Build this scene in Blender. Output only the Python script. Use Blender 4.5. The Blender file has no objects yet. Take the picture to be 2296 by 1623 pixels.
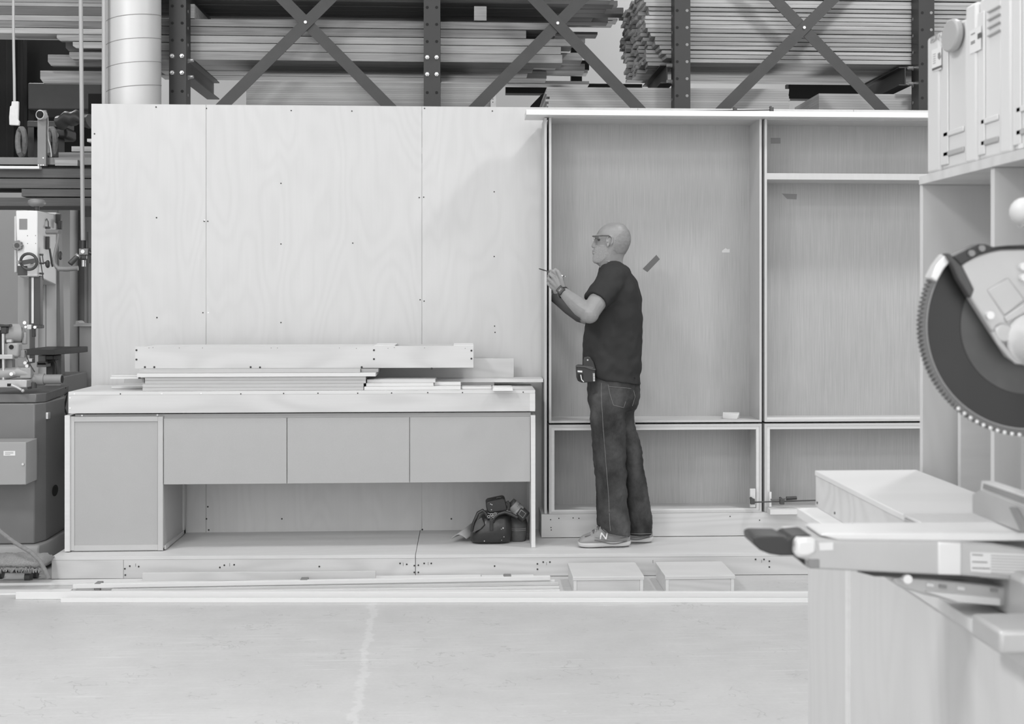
import bpy, bmesh, math, random
from mathutils import Vector, Matrix, Euler
random.seed(7)
R = math.radians
SC = bpy.context.scene
COL = SC.collection

# ---------------------------------------------------------------- camera, world, light, exposure
F, CX, CY, CAMH = 2800.0, 1190.0, 665.0, 1.5
TH = math.atan(F / 54000.0)
_s, _c = math.sin(TH), math.cos(TH)
cam_d = bpy.data.cameras.new('camera')
cam = bpy.data.objects.new('camera', cam_d)
COL.objects.link(cam)
SC.camera = cam
cam.location = (0, 0, CAMH)
cam.rotation_euler = (R(90), 0, -TH)
cam_d.sensor_width = 36
cam_d.lens = 36 * F / 2296
cam_d.shift_x = (1148 - CX) / 2296
cam_d.shift_y = (CY - 811.5) / 2296
cam_d.clip_start = 0.05
cam_d.clip_end = 100
cam_d.dof.use_dof = True
cam_d.dof.focus_distance = 7.0
cam_d.dof.aperture_fstop = 7.0

w = bpy.data.worlds.new('world')
SC.world = w
w.use_nodes = True
w.node_tree.nodes['Background'].inputs[0].default_value = (1, 1, 1, 1)
w.node_tree.nodes['Background'].inputs[1].default_value = 2.0
SC.view_settings.view_transform = 'Standard'
SC.view_settings.look = 'None'
SC.view_settings.gamma = 1
SC.view_settings.exposure = -0.12
SC.view_settings.use_curve_mapping = False


def area(name, loc, size, power, target=None, sy=None):
    d = bpy.data.lights.new(name, 'AREA')
    d.energy = power
    d.shape = 'RECTANGLE'
    d.size = size
    d.size_y = sy or size
    o = bpy.data.objects.new(name, d)
    COL.objects.link(o)
    o.location = loc
    if target:
        o.rotation_euler = (Vector(target) - Vector(loc)).to_track_quat('-Z', 'Y').to_euler()
    return o


area('bay_lamp', (2.9, 5.7, 5.3), 0.45, 105)
area('bay_lamp', (-2.9, 5.3, 5.3), 0.5, 75)
area('bay_lamp', (0.3, 3.2, 5.4), 1.0, 55)
area('bay_lamp', (-3.3, 1.2, 5.2), 1.2, 210)
area('bay_lamp', (4.2, 1.2, 5.4), 1.2, 50)
area('bay_lamp', (0.0, -1.5, 5.4), 1.6, 60)
area('bay_lamp', (-3.8, 10.0, 4.6), 0.8, 70)
area('bay_lamp', (2.2, 9.9, 5.6), 0.8, 60)
area('rear_fill', (2.0, 9.9, 1.6), .8, 40, (2.0, 8.6, 4))  # added unseen fill, aimed up to brighten the lumber undersides and back wall
area('rear_fill', (-1.0, 9.9, 1.6), .8, 35, (-1.0, 8.6, 4))  # second added fill, hidden low behind the partition


# ---------------------------------------------------------------- projection helpers
def P(px, py, Y):
    """world point on the plane y=Y seen at photo pixel (px,py)"""
    u = (px - CX) / F
    v = (CY - py) / F
    d = (_s + u * _c, _c - u * _s, v)
    t = Y / d[1]
    return Vector((d[0] * t, Y, CAMH + v * t))


def G(px, py, z):
    u = (px - CX) / F
    v = (CY - py) / F
    d = (_s + u * _c, _c - u * _s, v)
    t = (z - CAMH) / v
    return Vector((d[0] * t, d[1] * t, z))


def XP(px, py, X):
    """world point on the plane x=X seen at the pixel"""
    u = (px - CX) / F
    v = (CY - py) / F
    d = (_s + u * _c, _c - u * _s, v)
    t = X / d[0]
    return Vector((X, d[1] * t, CAMH + v * t))


# ---------------------------------------------------------------- materials (all neutral grey: the place was shot in black and white)
def mat(name, g, rough=0.6, metal=0.0, var=0.0, scale=(1, 1, 1), nscale=6.0, rings=0.0, bump=0.0,
        objvar=0.0, spec=0.5, detail=4.0, g2=None, fine=0.0, finescale=(1, 1, 1), trans=0.0, alpha=1.0, vor=0.0):
    m = bpy.data.materials.new(name)
    m.use_nodes = True
    nt = m.node_tree
    N, L = nt.nodes, nt.links
    b = N['Principled BSDF']
    b.inputs['Roughness'].default_value = rough
    b.inputs['Metallic'].default_value = metal
    b.inputs['Specular IOR Level'].default_value = spec
    b.inputs['Base Color'].default_value = (g, g, g, 1)
    if trans:
        b.inputs['Transmission Weight'].default_value = trans
    if alpha < 1:
        b.inputs['Alpha'].default_value = alpha
    if not (var or rings or objvar or fine or bump or vor):
        return m
    tc = N.new('ShaderNodeTexCoord')

    def noise(sc, ns, det):
        mp = N.new('ShaderNodeMapping')
        mp.inputs['Scale'].default_value = sc
        L.new(tc.outputs['Object'], mp.inputs['Vector'])
        oi = N.new('ShaderNodeObjectInfo')
        ad = N.new('ShaderNodeVectorMath')
        ad.operation = 'ADD'
        ml = N.new('ShaderNodeMath')
        ml.operation = 'MULTIPLY'
        ml.inputs[1].default_value = 37.0
        L.new(oi.outputs['Random'], ml.inputs[0])
        L.new(mp.outputs[0], ad.inputs[0])
        L.new(ml.outputs[0], ad.inputs[1])
        n = N.new('ShaderNodeTexNoise')
        n.inputs['Scale'].default_value = ns
        n.inputs['Detail'].default_value = det
        L.new(ad.outputs[0], n.inputs['Vector'])
        return n.outputs[0]

    def math_(op, a, bb):
        x = N.new('ShaderNodeMath')
        x.operation = op
        for i, q in enumerate((a, bb)):
            if q is None:
                continue
            if isinstance(q, (int, float)):
                x.inputs[i].default_value = q
            else:
                L.new(q, x.inputs[i])
        return x.outputs[0]

    val = math_('ADD', 1.0, 0.0)
    if var:
        n = noise(scale, nscale, detail)
        val = math_('ADD', val, math_('MULTIPLY', math_('SUBTRACT', n, 0.5), var * 2))
    if fine:
        n = noise(finescale, 1.0, 2.0)
        val = math_('ADD', val, math_('MULTIPLY', math_('SUBTRACT', n, 0.5), fine * 2))
    if rings:
        n = noise((scale[0] * .35, scale[1] * .35, scale[2] * .35), nscale, 2.0)
        sn = math_('SINE', math_('MULTIPLY', n, 55.0), None)
        val = math_('ADD', val, math_('MULTIPLY', math_('POWER', math_('ABSOLUTE', sn, None), 3.0), -rings))
    if objvar:
        oi = N.new('ShaderNodeObjectInfo')
        val = math_('ADD', val, math_('MULTIPLY', math_('SUBTRACT', oi.outputs['Random'], 0.5), objvar * 2))
    if vor:
        pass
    col = math_('MAXIMUM', math_('MULTIPLY', val, g), 0.004)
    cc = N.new('ShaderNodeCombineColor')
    for i in range(3):
        L.new(col, cc.inputs[i])
    L.new(cc.outputs[0], b.inputs['Base Color'])
    if bump:
        bp = N.new('ShaderNodeBump')
        bp.inputs['Strength'].default_value = bump
        bp.inputs['Distance'].default_value = 0.004
        L.new(noise(scale, nscale * 2, 5.0), bp.inputs['Height'])
        L.new(bp.outputs[0], b.inputs['Normal'])
    return m


M = {}
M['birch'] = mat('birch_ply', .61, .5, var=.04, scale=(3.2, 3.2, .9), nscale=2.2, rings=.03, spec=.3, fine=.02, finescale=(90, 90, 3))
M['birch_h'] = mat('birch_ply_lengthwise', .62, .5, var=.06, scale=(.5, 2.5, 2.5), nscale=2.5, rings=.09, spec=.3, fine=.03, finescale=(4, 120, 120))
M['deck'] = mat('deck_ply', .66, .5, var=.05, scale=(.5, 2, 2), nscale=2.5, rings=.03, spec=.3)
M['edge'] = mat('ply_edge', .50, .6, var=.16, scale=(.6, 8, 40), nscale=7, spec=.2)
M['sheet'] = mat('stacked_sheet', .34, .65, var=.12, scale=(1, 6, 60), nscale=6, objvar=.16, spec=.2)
M['mdf'] = mat('mdf', .43, .65, var=.03, nscale=9, spec=.25, fine=.05, finescale=(260, 260, 260))
M['mdfrail'] = mat('mdf_rail', .52, .6, var=.05, nscale=12, spec=.25)
M['veneer'] = mat('veneer', .42, .55, var=.09, scale=(1, 1, 1), nscale=3, spec=.25, fine=.2, finescale=(260, 260, 5))
M['frame'] = mat('cabinet_frame', .56, .5, var=.05, scale=(8, 8, 2), nscale=4, spec=.3)
M['trim'] = mat('white_trim', .78, .4, var=.03, scale=(1, 8, 8), nscale=5, spec=.4)
M['pine'] = mat('light_strip', .70, .5, var=.07, scale=(1, 12, 12), nscale=5, spec=.3)
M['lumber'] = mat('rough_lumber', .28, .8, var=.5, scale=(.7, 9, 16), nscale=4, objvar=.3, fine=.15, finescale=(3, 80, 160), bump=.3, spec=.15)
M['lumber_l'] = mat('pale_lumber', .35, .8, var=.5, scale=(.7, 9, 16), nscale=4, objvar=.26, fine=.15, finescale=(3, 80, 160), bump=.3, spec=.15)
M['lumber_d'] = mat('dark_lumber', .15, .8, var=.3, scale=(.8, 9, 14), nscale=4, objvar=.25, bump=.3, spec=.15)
M['steel'] = mat('dark_steel', .027, .45, var=.12, nscale=9, spec=.5)
M['hole'] = mat('hole_black', .018, .9)
M['holelight'] = mat('hole_glint', .25, .6)
M['brace'] = mat('brace_steel', .042, .5, var=.22, scale=(4, 4, 4), nscale=3, spec=.5)
M['bolt'] = mat('zinc_bolt', .62, .32, metal=.7, var=.2, nscale=60)
M['duct'] = mat('duct_sheet', .60, .42, metal=.15, var=.06, nscale=5, spec=.5)
M['seam'] = mat('duct_seam', .30, .5)
M['pipe'] = mat('grey_pipe', .42, .45, var=.05, nscale=5)
M['tape'] = mat('pale_tape', .62, .5, var=.15, nscale=25, bump=.4)
M['wallpaint'] = mat('painted_wall', .46, .8, var=.02, nscale=2)
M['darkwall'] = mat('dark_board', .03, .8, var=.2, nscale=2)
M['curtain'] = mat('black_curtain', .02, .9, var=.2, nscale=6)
M['black'] = mat('black_plastic', .03, .4, spec=.5, var=.1, nscale=20)
M['rubber'] = mat('black_rubber', .04, .7, var=.2, nscale=30)
M['darkgrey'] = mat('dark_grey', .065, .5, var=.15, nscale=12)
M['midgrey'] = mat('mid_grey_metal', .24, .5, var=.12, nscale=10)
M['castiron'] = mat('cast_iron', .16, .5, metal=.3, var=.2, nscale=14, spec=.5)
M['machine'] = mat('machine_paint', .18, .5, var=.13, scale=(1, 1, 1), nscale=4, spec=.4)
M['machine_l'] = mat('machine_paint_light', .33, .45, var=.06, nscale=4)
M['white'] = mat('white_enamel', .80, .35, var=.02, nscale=4)
M['offwhite'] = mat('off_white_plastic', .64, .45, var=.02, nscale=5)
M['caselatch'] = mat('case_grey', .40, .5, var=.02, nscale=5)
M['case2'] = mat('case_pale', .68, .45, var=.02, nscale=5)
M['alu'] = mat('cast_aluminium', .48, .42, metal=.35, var=.05, nscale=20)
M['alu_l'] = mat('bright_aluminium', .72, .35, metal=.3, var=.05, nscale=20)
M['blade'] = mat('blade_steel', .03, .4, metal=.3, var=.15, nscale=12)
M['bladec'] = mat('blade_centre', .085, .5, metal=.2, var=.35, nscale=14)
M['teeth'] = mat('blade_teeth', .13, .35, metal=.5)
M['skin'] = mat('skin', .28, .42, var=.16, nscale=26, bump=.25, spec=.45)
M['beard'] = mat('grey_beard', .335, .8, var=.3, nscale=190, bump=.25, spec=.2)
M['stubble'] = mat('cropped_hair', .252, .7, var=.25, nscale=60, bump=.15, spec=.3)
M['shirt'] = mat('black_tshirt', .038, .85, var=.2, scale=(1, 1, .6), nscale=9, bump=.5, spec=.15)
M['jeans'] = mat('dark_denim', .060, .85, var=1.3, scale=(1.4, 1.4, .9), nscale=6, bump=.7, spec=.15, fine=.2, finescale=(250, 250, 90))
M['stitch'] = mat('denim_stitch', .20, .8, var=.4, nscale=90)
M['shoe'] = mat('grey_suede', .30, .8, var=.1, nscale=30)
M['sole'] = mat('pale_sole', .52, .6, var=.05, nscale=20)
M['shoedark'] = mat('shoe_dark_trim', .14, .6)
M['leather'] = mat('black_leather', .024, .3, var=.5, nscale=14, bump=.5, spec=.6)
M['leather2'] = mat('worn_canvas', .085, .7, var=.5, nscale=18, bump=.4)
M['paper'] = mat('paper', .62, .7, var=.04, nscale=8)
M['paperg'] = mat('grey_sleeve_paper', .46, .7, var=.04, nscale=8)
M['label'] = mat('label_white', .75, .6)
M['labelg'] = mat('label_grey', .22, .6)
M['print'] = mat('printing', .10, .6)
M['screwd'] = mat('screw_dark', .03, .6)
M['screwl'] = mat('screw_bright', .85, .25, metal=.4)
M['shadowgap'] = mat('gap_dark', .03, .9)
M['duct_tape'] = mat('grey_tape', .13, .6, var=.06, nscale=60)
M['brush'] = mat('brush_pile', .30, .95, var=.4, nscale=160, bump=1.0)
M['rope'] = mat('hose_fabric', .22, .8, var=.3, nscale=60, bump=.4)
M['glass'] = mat('lens_glass', .9, .05, trans=1.0)
M['pencilm'] = mat('pencil_mark', .25, .8)
M['locker'] = mat('locker_paint', .52, .5, var=.02, nscale=4)
M['locker_d'] = mat('locker_grey', .22, .5, var=.04, nscale=4)


def veneer_setup():
    # the cabinet back's fine vertical lines come from its own grain noise; nothing else to add
    pass


# floor: trowelled concrete with scuffs, hairline cracks, a long pale filled joint
def floor_mat():
    m = bpy.data.materials.new('concrete_floor')
    m.use_nodes = True
    nt = m.node_tree
    N, L = nt.nodes, nt.links
    b = N['Principled BSDF']
    b.inputs['Roughness'].default_value = .42
    b.inputs['Specular IOR Level'].default_value = .35
    tc = N.new('ShaderNodeTexCoord')

    def mapn(sc, rot=0.0, loc=(0, 0, 0)):
        mp = N.new('ShaderNodeMapping')
        mp.inputs['Scale'].default_value = sc
        mp.inputs['Rotation'].default_value = (0, 0, rot)
        mp.inputs['Location'].default_value = loc
        L.new(tc.outputs['Object'], mp.inputs[0])
        return mp.outputs[0]

    def noise(v, s, d=5.0, rgh=.5):
        n = N.new('ShaderNodeTexNoise')
        n.inputs['Scale'].default_value = s
        n.inputs['Detail'].default_value = d
        n.inputs['Roughness'].default_value = rgh
        L.new(v, n.inputs['Vector'])
        return n.outputs[0]

    def mth(op, a, bb=None, clamp=False):
        x = N.new('ShaderNodeMath')
        x.operation = op
        x.use_clamp = clamp
        for i, q in enumerate((a, bb)):
            if q is None:
                continue
            if isinstance(q, (int, float)):
                x.inputs[i].default_value = q
            else:
                L.new(q, x.inputs[i])
        return x.outputs[0]

    def ramp(v, lo, hi):
        r = N.new('ShaderNodeMapRange')
        r.inputs[1].default_value = lo
        r.inputs[2].default_value = hi
        L.new(v, r.inputs[0])
        return r.outputs[0]

    big = noise(mapn((1, 1, 1)), .9, 4)
    mid = noise(mapn((1, 1, 1)), 5, 8, .65)
    fine = noise(mapn((1, 1, 1)), 60, 3)
    val = mth('ADD', .53, mth('MULTIPLY', mth('SUBTRACT', big, .5), .10))
    val = mth('ADD', val, mth('MULTIPLY', mth('SUBTRACT', mid, .5), .13))
    val = mth('ADD', val, mth('MULTIPLY', mth('SUBTRACT', fine, .5), .05))
    # scratches: stretched noise, thresholded, in two directions
    for rot, sc, th, amp in ((.35, (1.2, 60, 1), .66, .10), (-.25, (2, 90, 1), .67, .09), (1.1, (2, 120, 1), .69, .08)):
        s = ramp(noise(mapn(sc, rot), 1.6, 3), th - .05, th + .0)
        patch = ramp(noise(mapn((1, 1, 1), 0, (rot * 9, 3, 0)), 1.5, 2), .45, .6)
        val = mth('ADD', val, mth('MULTIPLY', mth('MULTIPLY', s, patch), amp))
    # hairline craze cracks
    vv = N.new('ShaderNodeTexVoronoi')
    vv.feature = 'DISTANCE_TO_EDGE'
    vv.inputs['Scale'].default_value = 6.5
    dist = N.new('ShaderNodeVectorMath')
    dist.operation = 'ADD'
    wn = N.new('ShaderNodeTexNoise')
    wn.inputs['Scale'].default_value = 9
    L.new(mapn((1, 1, 1)), wn.inputs['Vector'])
    sc_ = N.new('ShaderNodeVectorMath')
    sc_.operation = 'SCALE'
    sc_.inputs['Scale'].default_value = .35
    L.new(wn.outputs[1], sc_.inputs[0])
    L.new(mapn((1, 1.6, 1)), dist.inputs[0])
    L.new(sc_.outputs[0], dist.inputs[1])
    L.new(dist.outputs[0], vv.inputs['Vector'])
    crack = ramp(vv.outputs['Distance'], .035, .008)
    gate = ramp(noise(mapn((1, 1, 1), 0, (2.3, 1.1, 0)), 3.4, 6, .7), .54, .60)
    val = mth('SUBTRACT', val, mth('MULTIPLY', mth('MULTIPLY', crack, gate), .11))
    spk = ramp(noise(mapn((1, 2.2, 1), .2, (7, 2, 0)), 22, 4, .6), .66, .74)
    val = mth('ADD', val, mth('MULTIPLY', spk, .07))
    # small dark chips
    chip = ramp(noise(mapn((.8, 2.6, 1), 0, (5, 0, 0)), 16, 4, .6), .655, .69)
    val = mth('SUBTRACT', val, mth('MULTIPLY', chip, .10))
    # long pale filled joint running away from the camera
    sep = N.new('ShaderNodeSeparateXYZ')
    L.new(tc.outputs['Object'], sep.inputs[0])
    a = G(838, 1360, 0)
    c = G(795, 1620, 0)
    k = (c.x - a.x) / (c.y - a.y)
    line = mth('SUBTRACT', sep.outputs[0], mth('ADD', mth('MULTIPLY', mth('SUBTRACT', sep.outputs[1], a.y), k), a.x))
    wob = mth('MULTIPLY', mth('SUBTRACT', noise(mapn((1, 1, 1)), 3.5, 4, .7), .5), .10)
    ln = mth('ABSOLUTE', mth('ADD', line, wob))
    w_ = mth('MULTIPLY', ramp(noise(mapn((4, 4, 1)), 5, 3), .35, .65), .020)
    joint = ramp(mth('SUBTRACT', ln, w_), .012, .0)
    lim = ramp(sep.outputs[1], 6.2, 6.1)
    val = mth('ADD', val, mth('MULTIPLY', mth('MULTIPLY', joint, lim), .06))
    cc = N.new('ShaderNodeCombineColor')
    for i in range(3):
        L.new(val, cc.inputs[i])
    L.new(cc.outputs[0], b.inputs['Base Color'])
    bp = N.new('ShaderNodeBump')
    bp.inputs['Strength'].default_value = .15
    bp.inputs['Distance'].default_value = .003
    L.new(mid, bp.inputs['Height'])
    L.new(bp.outputs[0], b.inputs['Normal'])
    L.new(ramp(big, .3, .7), b.inputs['Roughness']) if False else None
    return m


M['floor'] = floor_mat()

# ---------------------------------------------------------------- mesh builder
WL = {}


class MB:
    def __init__(self):
        self.v = []
        self.f = []

    def add(self, vs, fs):
        n = len(self.v)
        self.v += [Vector(p) for p in vs]
        self.f += [tuple(i + n for i in f) for f in fs]
        return self

    def box(self, a, b):
        x0, x1 = sorted((a[0], b[0]))
        y0, y1 = sorted((a[1], b[1]))
        z0, z1 = sorted((a[2], b[2]))
        vs = [(x0, y0, z0), (x1, y0, z0), (x1, y1, z0), (x0, y1, z0), (x0, y0, z1), (x1, y0, z1), (x1, y1, z1), (x0, y1, z1)]
        return self.add(vs, [(0, 3, 2, 1), (4, 5, 6, 7), (0, 1, 5, 4), (1, 2, 6, 5), (2, 3, 7, 6), (3, 0, 4, 7)])

    def hexa(self, bottom, top):
        return self.add(list(bottom) + list(top), [(0, 3, 2, 1), (4, 5, 6, 7), (0, 1, 5, 4), (1, 2, 6, 5), (2, 3, 7, 6), (3, 0, 4, 7)])

    def prism(self, poly, vec):
        """poly: list of 3D points; extruded by vec"""
        n = len(poly)
        vec = Vector(vec)
        vs = [Vector(p) for p in poly] + [Vector(p) + vec for p in poly]
        fs = [tuple(range(n)), tuple(range(2 * n - 1, n - 1, -1))]
        for i in range(n):
            j = (i + 1) % n
            fs.append((j, i, i + n, j + n))
        return self.add(vs, fs)

    def loft(self, rings, cap=True):
        n = len(rings[0])
        vs = [p for r in rings for p in r]
        fs = []
        for k in range(len(rings) - 1):
            for i in range(n):
                j = (i + 1) % n
                fs.append((k * n + i, k * n + j, (k + 1) * n + j, (k + 1) * n + i))
        if cap:
            fs.append(tuple(range(n - 1, -1, -1)))
            fs.append(tuple(range((len(rings) - 1) * n, len(rings) * n)))
        return self.add(vs, fs)

    def tube(self, pts, r, n=10, cap=True, flat=None):
        pts = [Vector(p) for p in pts]
        if not isinstance(r, (list, tuple)):
            r = [r] * len(pts)
        rings = []
        up = None
        for i, p in enumerate(pts):
            if i == 0:
                t = pts[1] - p
            elif i == len(pts) - 1:
                t = p - pts[i - 1]
            else:
                t = (pts[i + 1] - p).normalized() + (p - pts[i - 1]).normalized()
            t.normalize()
            if up is None:
                a = Vector((0, 0, 1)) if abs(t.z) < .9 else Vector((1, 0, 0))
                u = t.cross(a).normalized()
            else:
                u = (up - t * up.dot(t)).normalized()
            up = u
            v = t.cross(u)
            fl = flat[i] if isinstance(flat, (list, tuple)) else (flat or 1)
            rings.append([p + (u * math.cos(2 * math.pi * k / n) * r[i] * fl + v * math.sin(2 * math.pi * k / n) * r[i]) for k in range(n)])
        return self.loft(rings, cap)

    def cyl(self, a, b, r0, r1=None, n=20):
        return self.tube([a, b], [r0, r0 if r1 is None else r1], n)

    def ball(self, c, r, n=14, m=9, M3=None):
        rx, ry, rz = (r, r, r) if isinstance(r, (int, float)) else r
        rings = []
        for i in range(m + 1):
            th = math.pi * (i / m) if 0 < i < m else (.02 if i == 0 else math.pi - .02)
            ring = []
            for k in range(n):
                ph = 2 * math.pi * k / n
                q = Vector((rx * math.sin(th) * math.cos(ph), ry * math.sin(th) * math.sin(ph), -rz * math.cos(th)))
                if M3:
                    q = M3 @ q
                ring.append(Vector(c) + q)
            rings.append(ring)
        return self.loft(rings)

    def torus(self, c, axis, R0, r, n=28, m=8, a0=0, a1=2 * math.pi):
        axis = Vector(axis).normalized()
        u = axis.orthogonal().normalized()
        v = axis.cross(u)
        full = abs(a1 - a0 - 2 * math.pi) < 1e-6
        k = n if full else n + 1
        pts = [Vector(c) + (u * math.cos(a0 + (a1 - a0) * i / n) + v * math.sin(a0 + (a1 - a0) * i / n)) * R0 for i in range(k)]
        if not full:
            return self.tube(pts, r, m)
        rings = []
        for p in pts:
            d = (p - Vector(c)).normalized()
            rings.append([p + (d * math.cos(2 * math.pi * j / m) + axis * math.sin(2 * math.pi * j / m)) * r for j in range(m)])
        rings.append(rings[0])
        return self.loft(rings, False)

    def xform(self, mt):
        self.v = [mt @ p for p in self.v]
        return self

    def build(self, name, material, parent=None, origin=None, smooth=35, bevel=0, label=None, remesh=0, sm=0, stuff=False, subsurf=0, thick=0):
        if parent is not None:
            base = WL[parent.name]
        elif origin is not None:
            base = Vector(origin)
        else:
            xs = [p.x for p in self.v]
            ys = [p.y for p in self.v]
            zs = [p.z for p in self.v]
            base = Vector(((min(xs) + max(xs)) / 2, (min(ys) + max(ys)) / 2, min(zs)))
        me = bpy.data.meshes.new(name)
        me.from_pydata([tuple(p - base) for p in self.v], [], self.f)
        bm = bmesh.new()
        bm.from_mesh(me)
        bmesh.ops.recalc_face_normals(bm, faces=bm.faces)
        bm.to_mesh(me)
        bm.free()
        me.materials.append(M[material] if isinstance(material, str) else material)
        if smooth:
            for p in me.polygons:
                p.use_smooth = True
            me.set_sharp_from_angle(angle=R(smooth))
        o = bpy.data.objects.new(name, me)
        COL.objects.link(o)
        if parent is not None:
            o.parent = parent
        else:
            o.location = base
        WL[o.name] = base
        if bevel:
            bv = o.modifiers.new('bevel', 'BEVEL')
            bv.width = bevel
            bv.segments = 2
            bv.limit_method = 'ANGLE'
        if thick:
            t = o.modifiers.new('solid', 'SOLIDIFY')
            t.thickness = thick
        if remesh:
            r = o.modifiers.new('remesh', 'REMESH')
            r.mode = 'VOXEL'
            r.voxel_size = remesh
            r.use_smooth_shade = True
        if sm:
            s_ = o.modifiers.new('smooth', 'SMOOTH')
            s_.iterations = sm
            s_.factor = .5
        if subsurf:
            s_ = o.modifiers.new('sub', 'SUBSURF')
            s_.levels = s_.render_levels = subsurf
        if label:
            o['label'] = label
        if stuff:
            o['kind'] = 'stuff'
        return o


def tag(o, label, cat, group=None):
    o['label'] = label
    o['category'] = cat
    if group:
        o['group'] = group
    return o


def thing(name, label, cat, loc, group=None):
    o = bpy.data.objects.new(name, None)
    COL.objects.link(o)
    o.location = loc
    o.empty_display_size = .1
    WL[o.name] = Vector(loc)
    return tag(o, label, cat, group)


def struct(name, mb, m, **k):
    o = mb.build(name, m, **k)
    o['kind'] = 'structure'
    return o


def rb(x0, y0, x1, y1, Y, d, mb=None):
    """box whose front face (plane Y) fills the pixel rectangle; runs d further back"""
    mb = mb or MB()
    xm, ym = (x0 + x1) / 2, (y0 + y1) / 2
    a = P(x0, ym, Y)
    b = P(x1, ym, Y)
    zt = P(xm, y0, Y).z
    zb = P(xm, y1, Y).z
    return mb.box((a.x, Y, zb), (b.x, Y + d, zt))


def pp(pts, Y):
    return [P(x, y, Y) for x, y in pts]


def zof(px, py, Y):
    return P(px, py, Y).z


def text_mesh(body, size, m, parent, loc, rot, name='lettering', extrude=.0006, bold=False):
    cu = bpy.data.curves.new('t', 'FONT')
    cu.body = body
    cu.size = size
    cu.extrude = extrude
    cu.align_x = 'CENTER'
    cu.align_y = 'CENTER'
    ob = bpy.data.objects.new('t', cu)
    COL.objects.link(ob)
    dg = bpy.context.evaluated_depsgraph_get()
    dg.update()
    me = bpy.data.meshes.new_from_object(ob.evaluated_get(dg))
    bpy.data.objects.remove(ob)
    me.materials.clear()
    me.materials.append(M[m])
    o = bpy.data.objects.new(name, me)
    COL.objects.link(o)
    o.parent = parent
    o.location = Vector(loc) - WL[parent.name]
    o.rotation_euler = rot
    WL[o.name] = Vector(loc)
    return o


_screw = {}


def screws(parent, pts, r=.004, m='screwd', name='screw', ax=(0, -1, 0)):
    """small round heads standing a hair proud of the board they sit in"""
    for p in pts:
        key = (r, m, ax)
        if key not in _screw:
            mb = MB().cyl((0, 0, 0), (ax[0] * .0015, ax[1] * .0015, ax[2] * .0015), r, r, 10)
            me = bpy.data.meshes.new(name)
            me.from_pydata([tuple(q) for q in mb.v], [], mb.f)
            me.materials.append(M[m])
            _screw[key] = me
        o = bpy.data.objects.new(name, _screw[key])
        COL.objects.link(o)
        o.parent = parent
        o.location = Vector(p) - WL[parent.name]
        WL[o.name] = Vector(p)

# ================================================================ SETTING
struct('floor', MB().box((-9, -4, -.1), (9, 11.2, 0)), 'floor', origin=(0, 0, 0))
struct('wall_back', MB().box((-9, 11.0, 0), (9, 11.2, 7)), 'wallpaint')
struct('wall_left', MB().box((-9.2, -4, 0), (-9, 11.2, 7)), 'wallpaint')
struct('wall_right', MB().box((9, -4, 0), (9.2, 11.2, 7)), 'wallpaint')
struct('ceiling', MB().box((-9.2, -4, 7), (9.2, 11.2, 7.2)), 'wallpaint')

YW = 7.40      # face of the plywood partition
YD = 6.865     # front of the desk
YC = 7.13      # front of the cabinets
ZP = .12       # top of the platform

# ---------------------------------------------------------------- plywood partition
wtopz = zof(700, 236.5, YW)
px_edges = [204.5, 462, 946, 1430, 1914, 2350]
pl_lab = ['narrow birch plywood partition sheet at the left end, beside the bandsaw',
          'full birch plywood partition sheet behind the left half of the desk',
          'birch plywood partition sheet crossed by a diagonal shadow, left of the bookcase',
          'birch plywood partition sheet behind the bookcase the man faces',
          'birch plywood partition sheet behind the bookcase with the shelf']
for i in range(5):
    xa = P(px_edges[i], 700, YW).x + .001
    xb = P(px_edges[i + 1], 700, YW).x - .001
    t = thing('partition', pl_lab[i], 'partition', ((xa + xb) / 2, YW, ZP), 'plywood partition sheets')
    MB().box((xa, YW, ZP), (xb, YW + .018, wtopz)).build('sheet', 'birch', t)
    for z0, z1 in ((ZP, ZP + .04), (1.3, 1.34), (wtopz - .06, wtopz - .02)):
        MB().box((xa, YW + .018, z0), (xb, YW + .065, z1)).build('stud_rail', 'edge', t)
    if i == 0:
        screws(t, pp([(351, 488), (352, 712), (350, 240), (212, 300), (458, 496)], YW), .0045)
    if i == 1:
        screws(t, pp([(466, 496), (630, 411), (630, 547), (630, 723), (789, 249), (653, 248), (791, 545), (940, 443), (942, 672), (463, 243), (455, 701)], YW), .004)
        screws(t, pp([(467, 701), (459, 494)], YW), .004, 'screwl')
        screws(t, pp([(466, 1136), (463, 1163), (632, 1163), (468, 1188)], YW), .005)
    if i == 2:
        screws(t, pp([(950, 442), (952, 243), (1108, 430), (1108, 575), (1109, 731), (1110, 745), (1104, 249), (951, 675)], YW), .004)
        screws(t, pp([(1012, 1163), (947, 1187)], YW), .005)

# ---------------------------------------------------------------- platform (two low plywood boxes, front edge not quite square to the partition)
def yf(x):
    return 6.692 - .025 * x


def slab(x0, x1, y0off, y1, z0, z1, mb=None):
    """board whose front edge follows the platform's front line"""
    mb = mb or MB()
    b = [(x0, yf(x0) + y0off, z0), (x1, yf(x1) + y0off, z0), (x1, y1 if y1 > 1 else yf(x1) + y1, z0), (x0, y1 if y1 > 1 else yf(x0) + y1, z0)]
    return mb.hexa(b, [(p[0], p[1], z1) for p in b])


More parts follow.
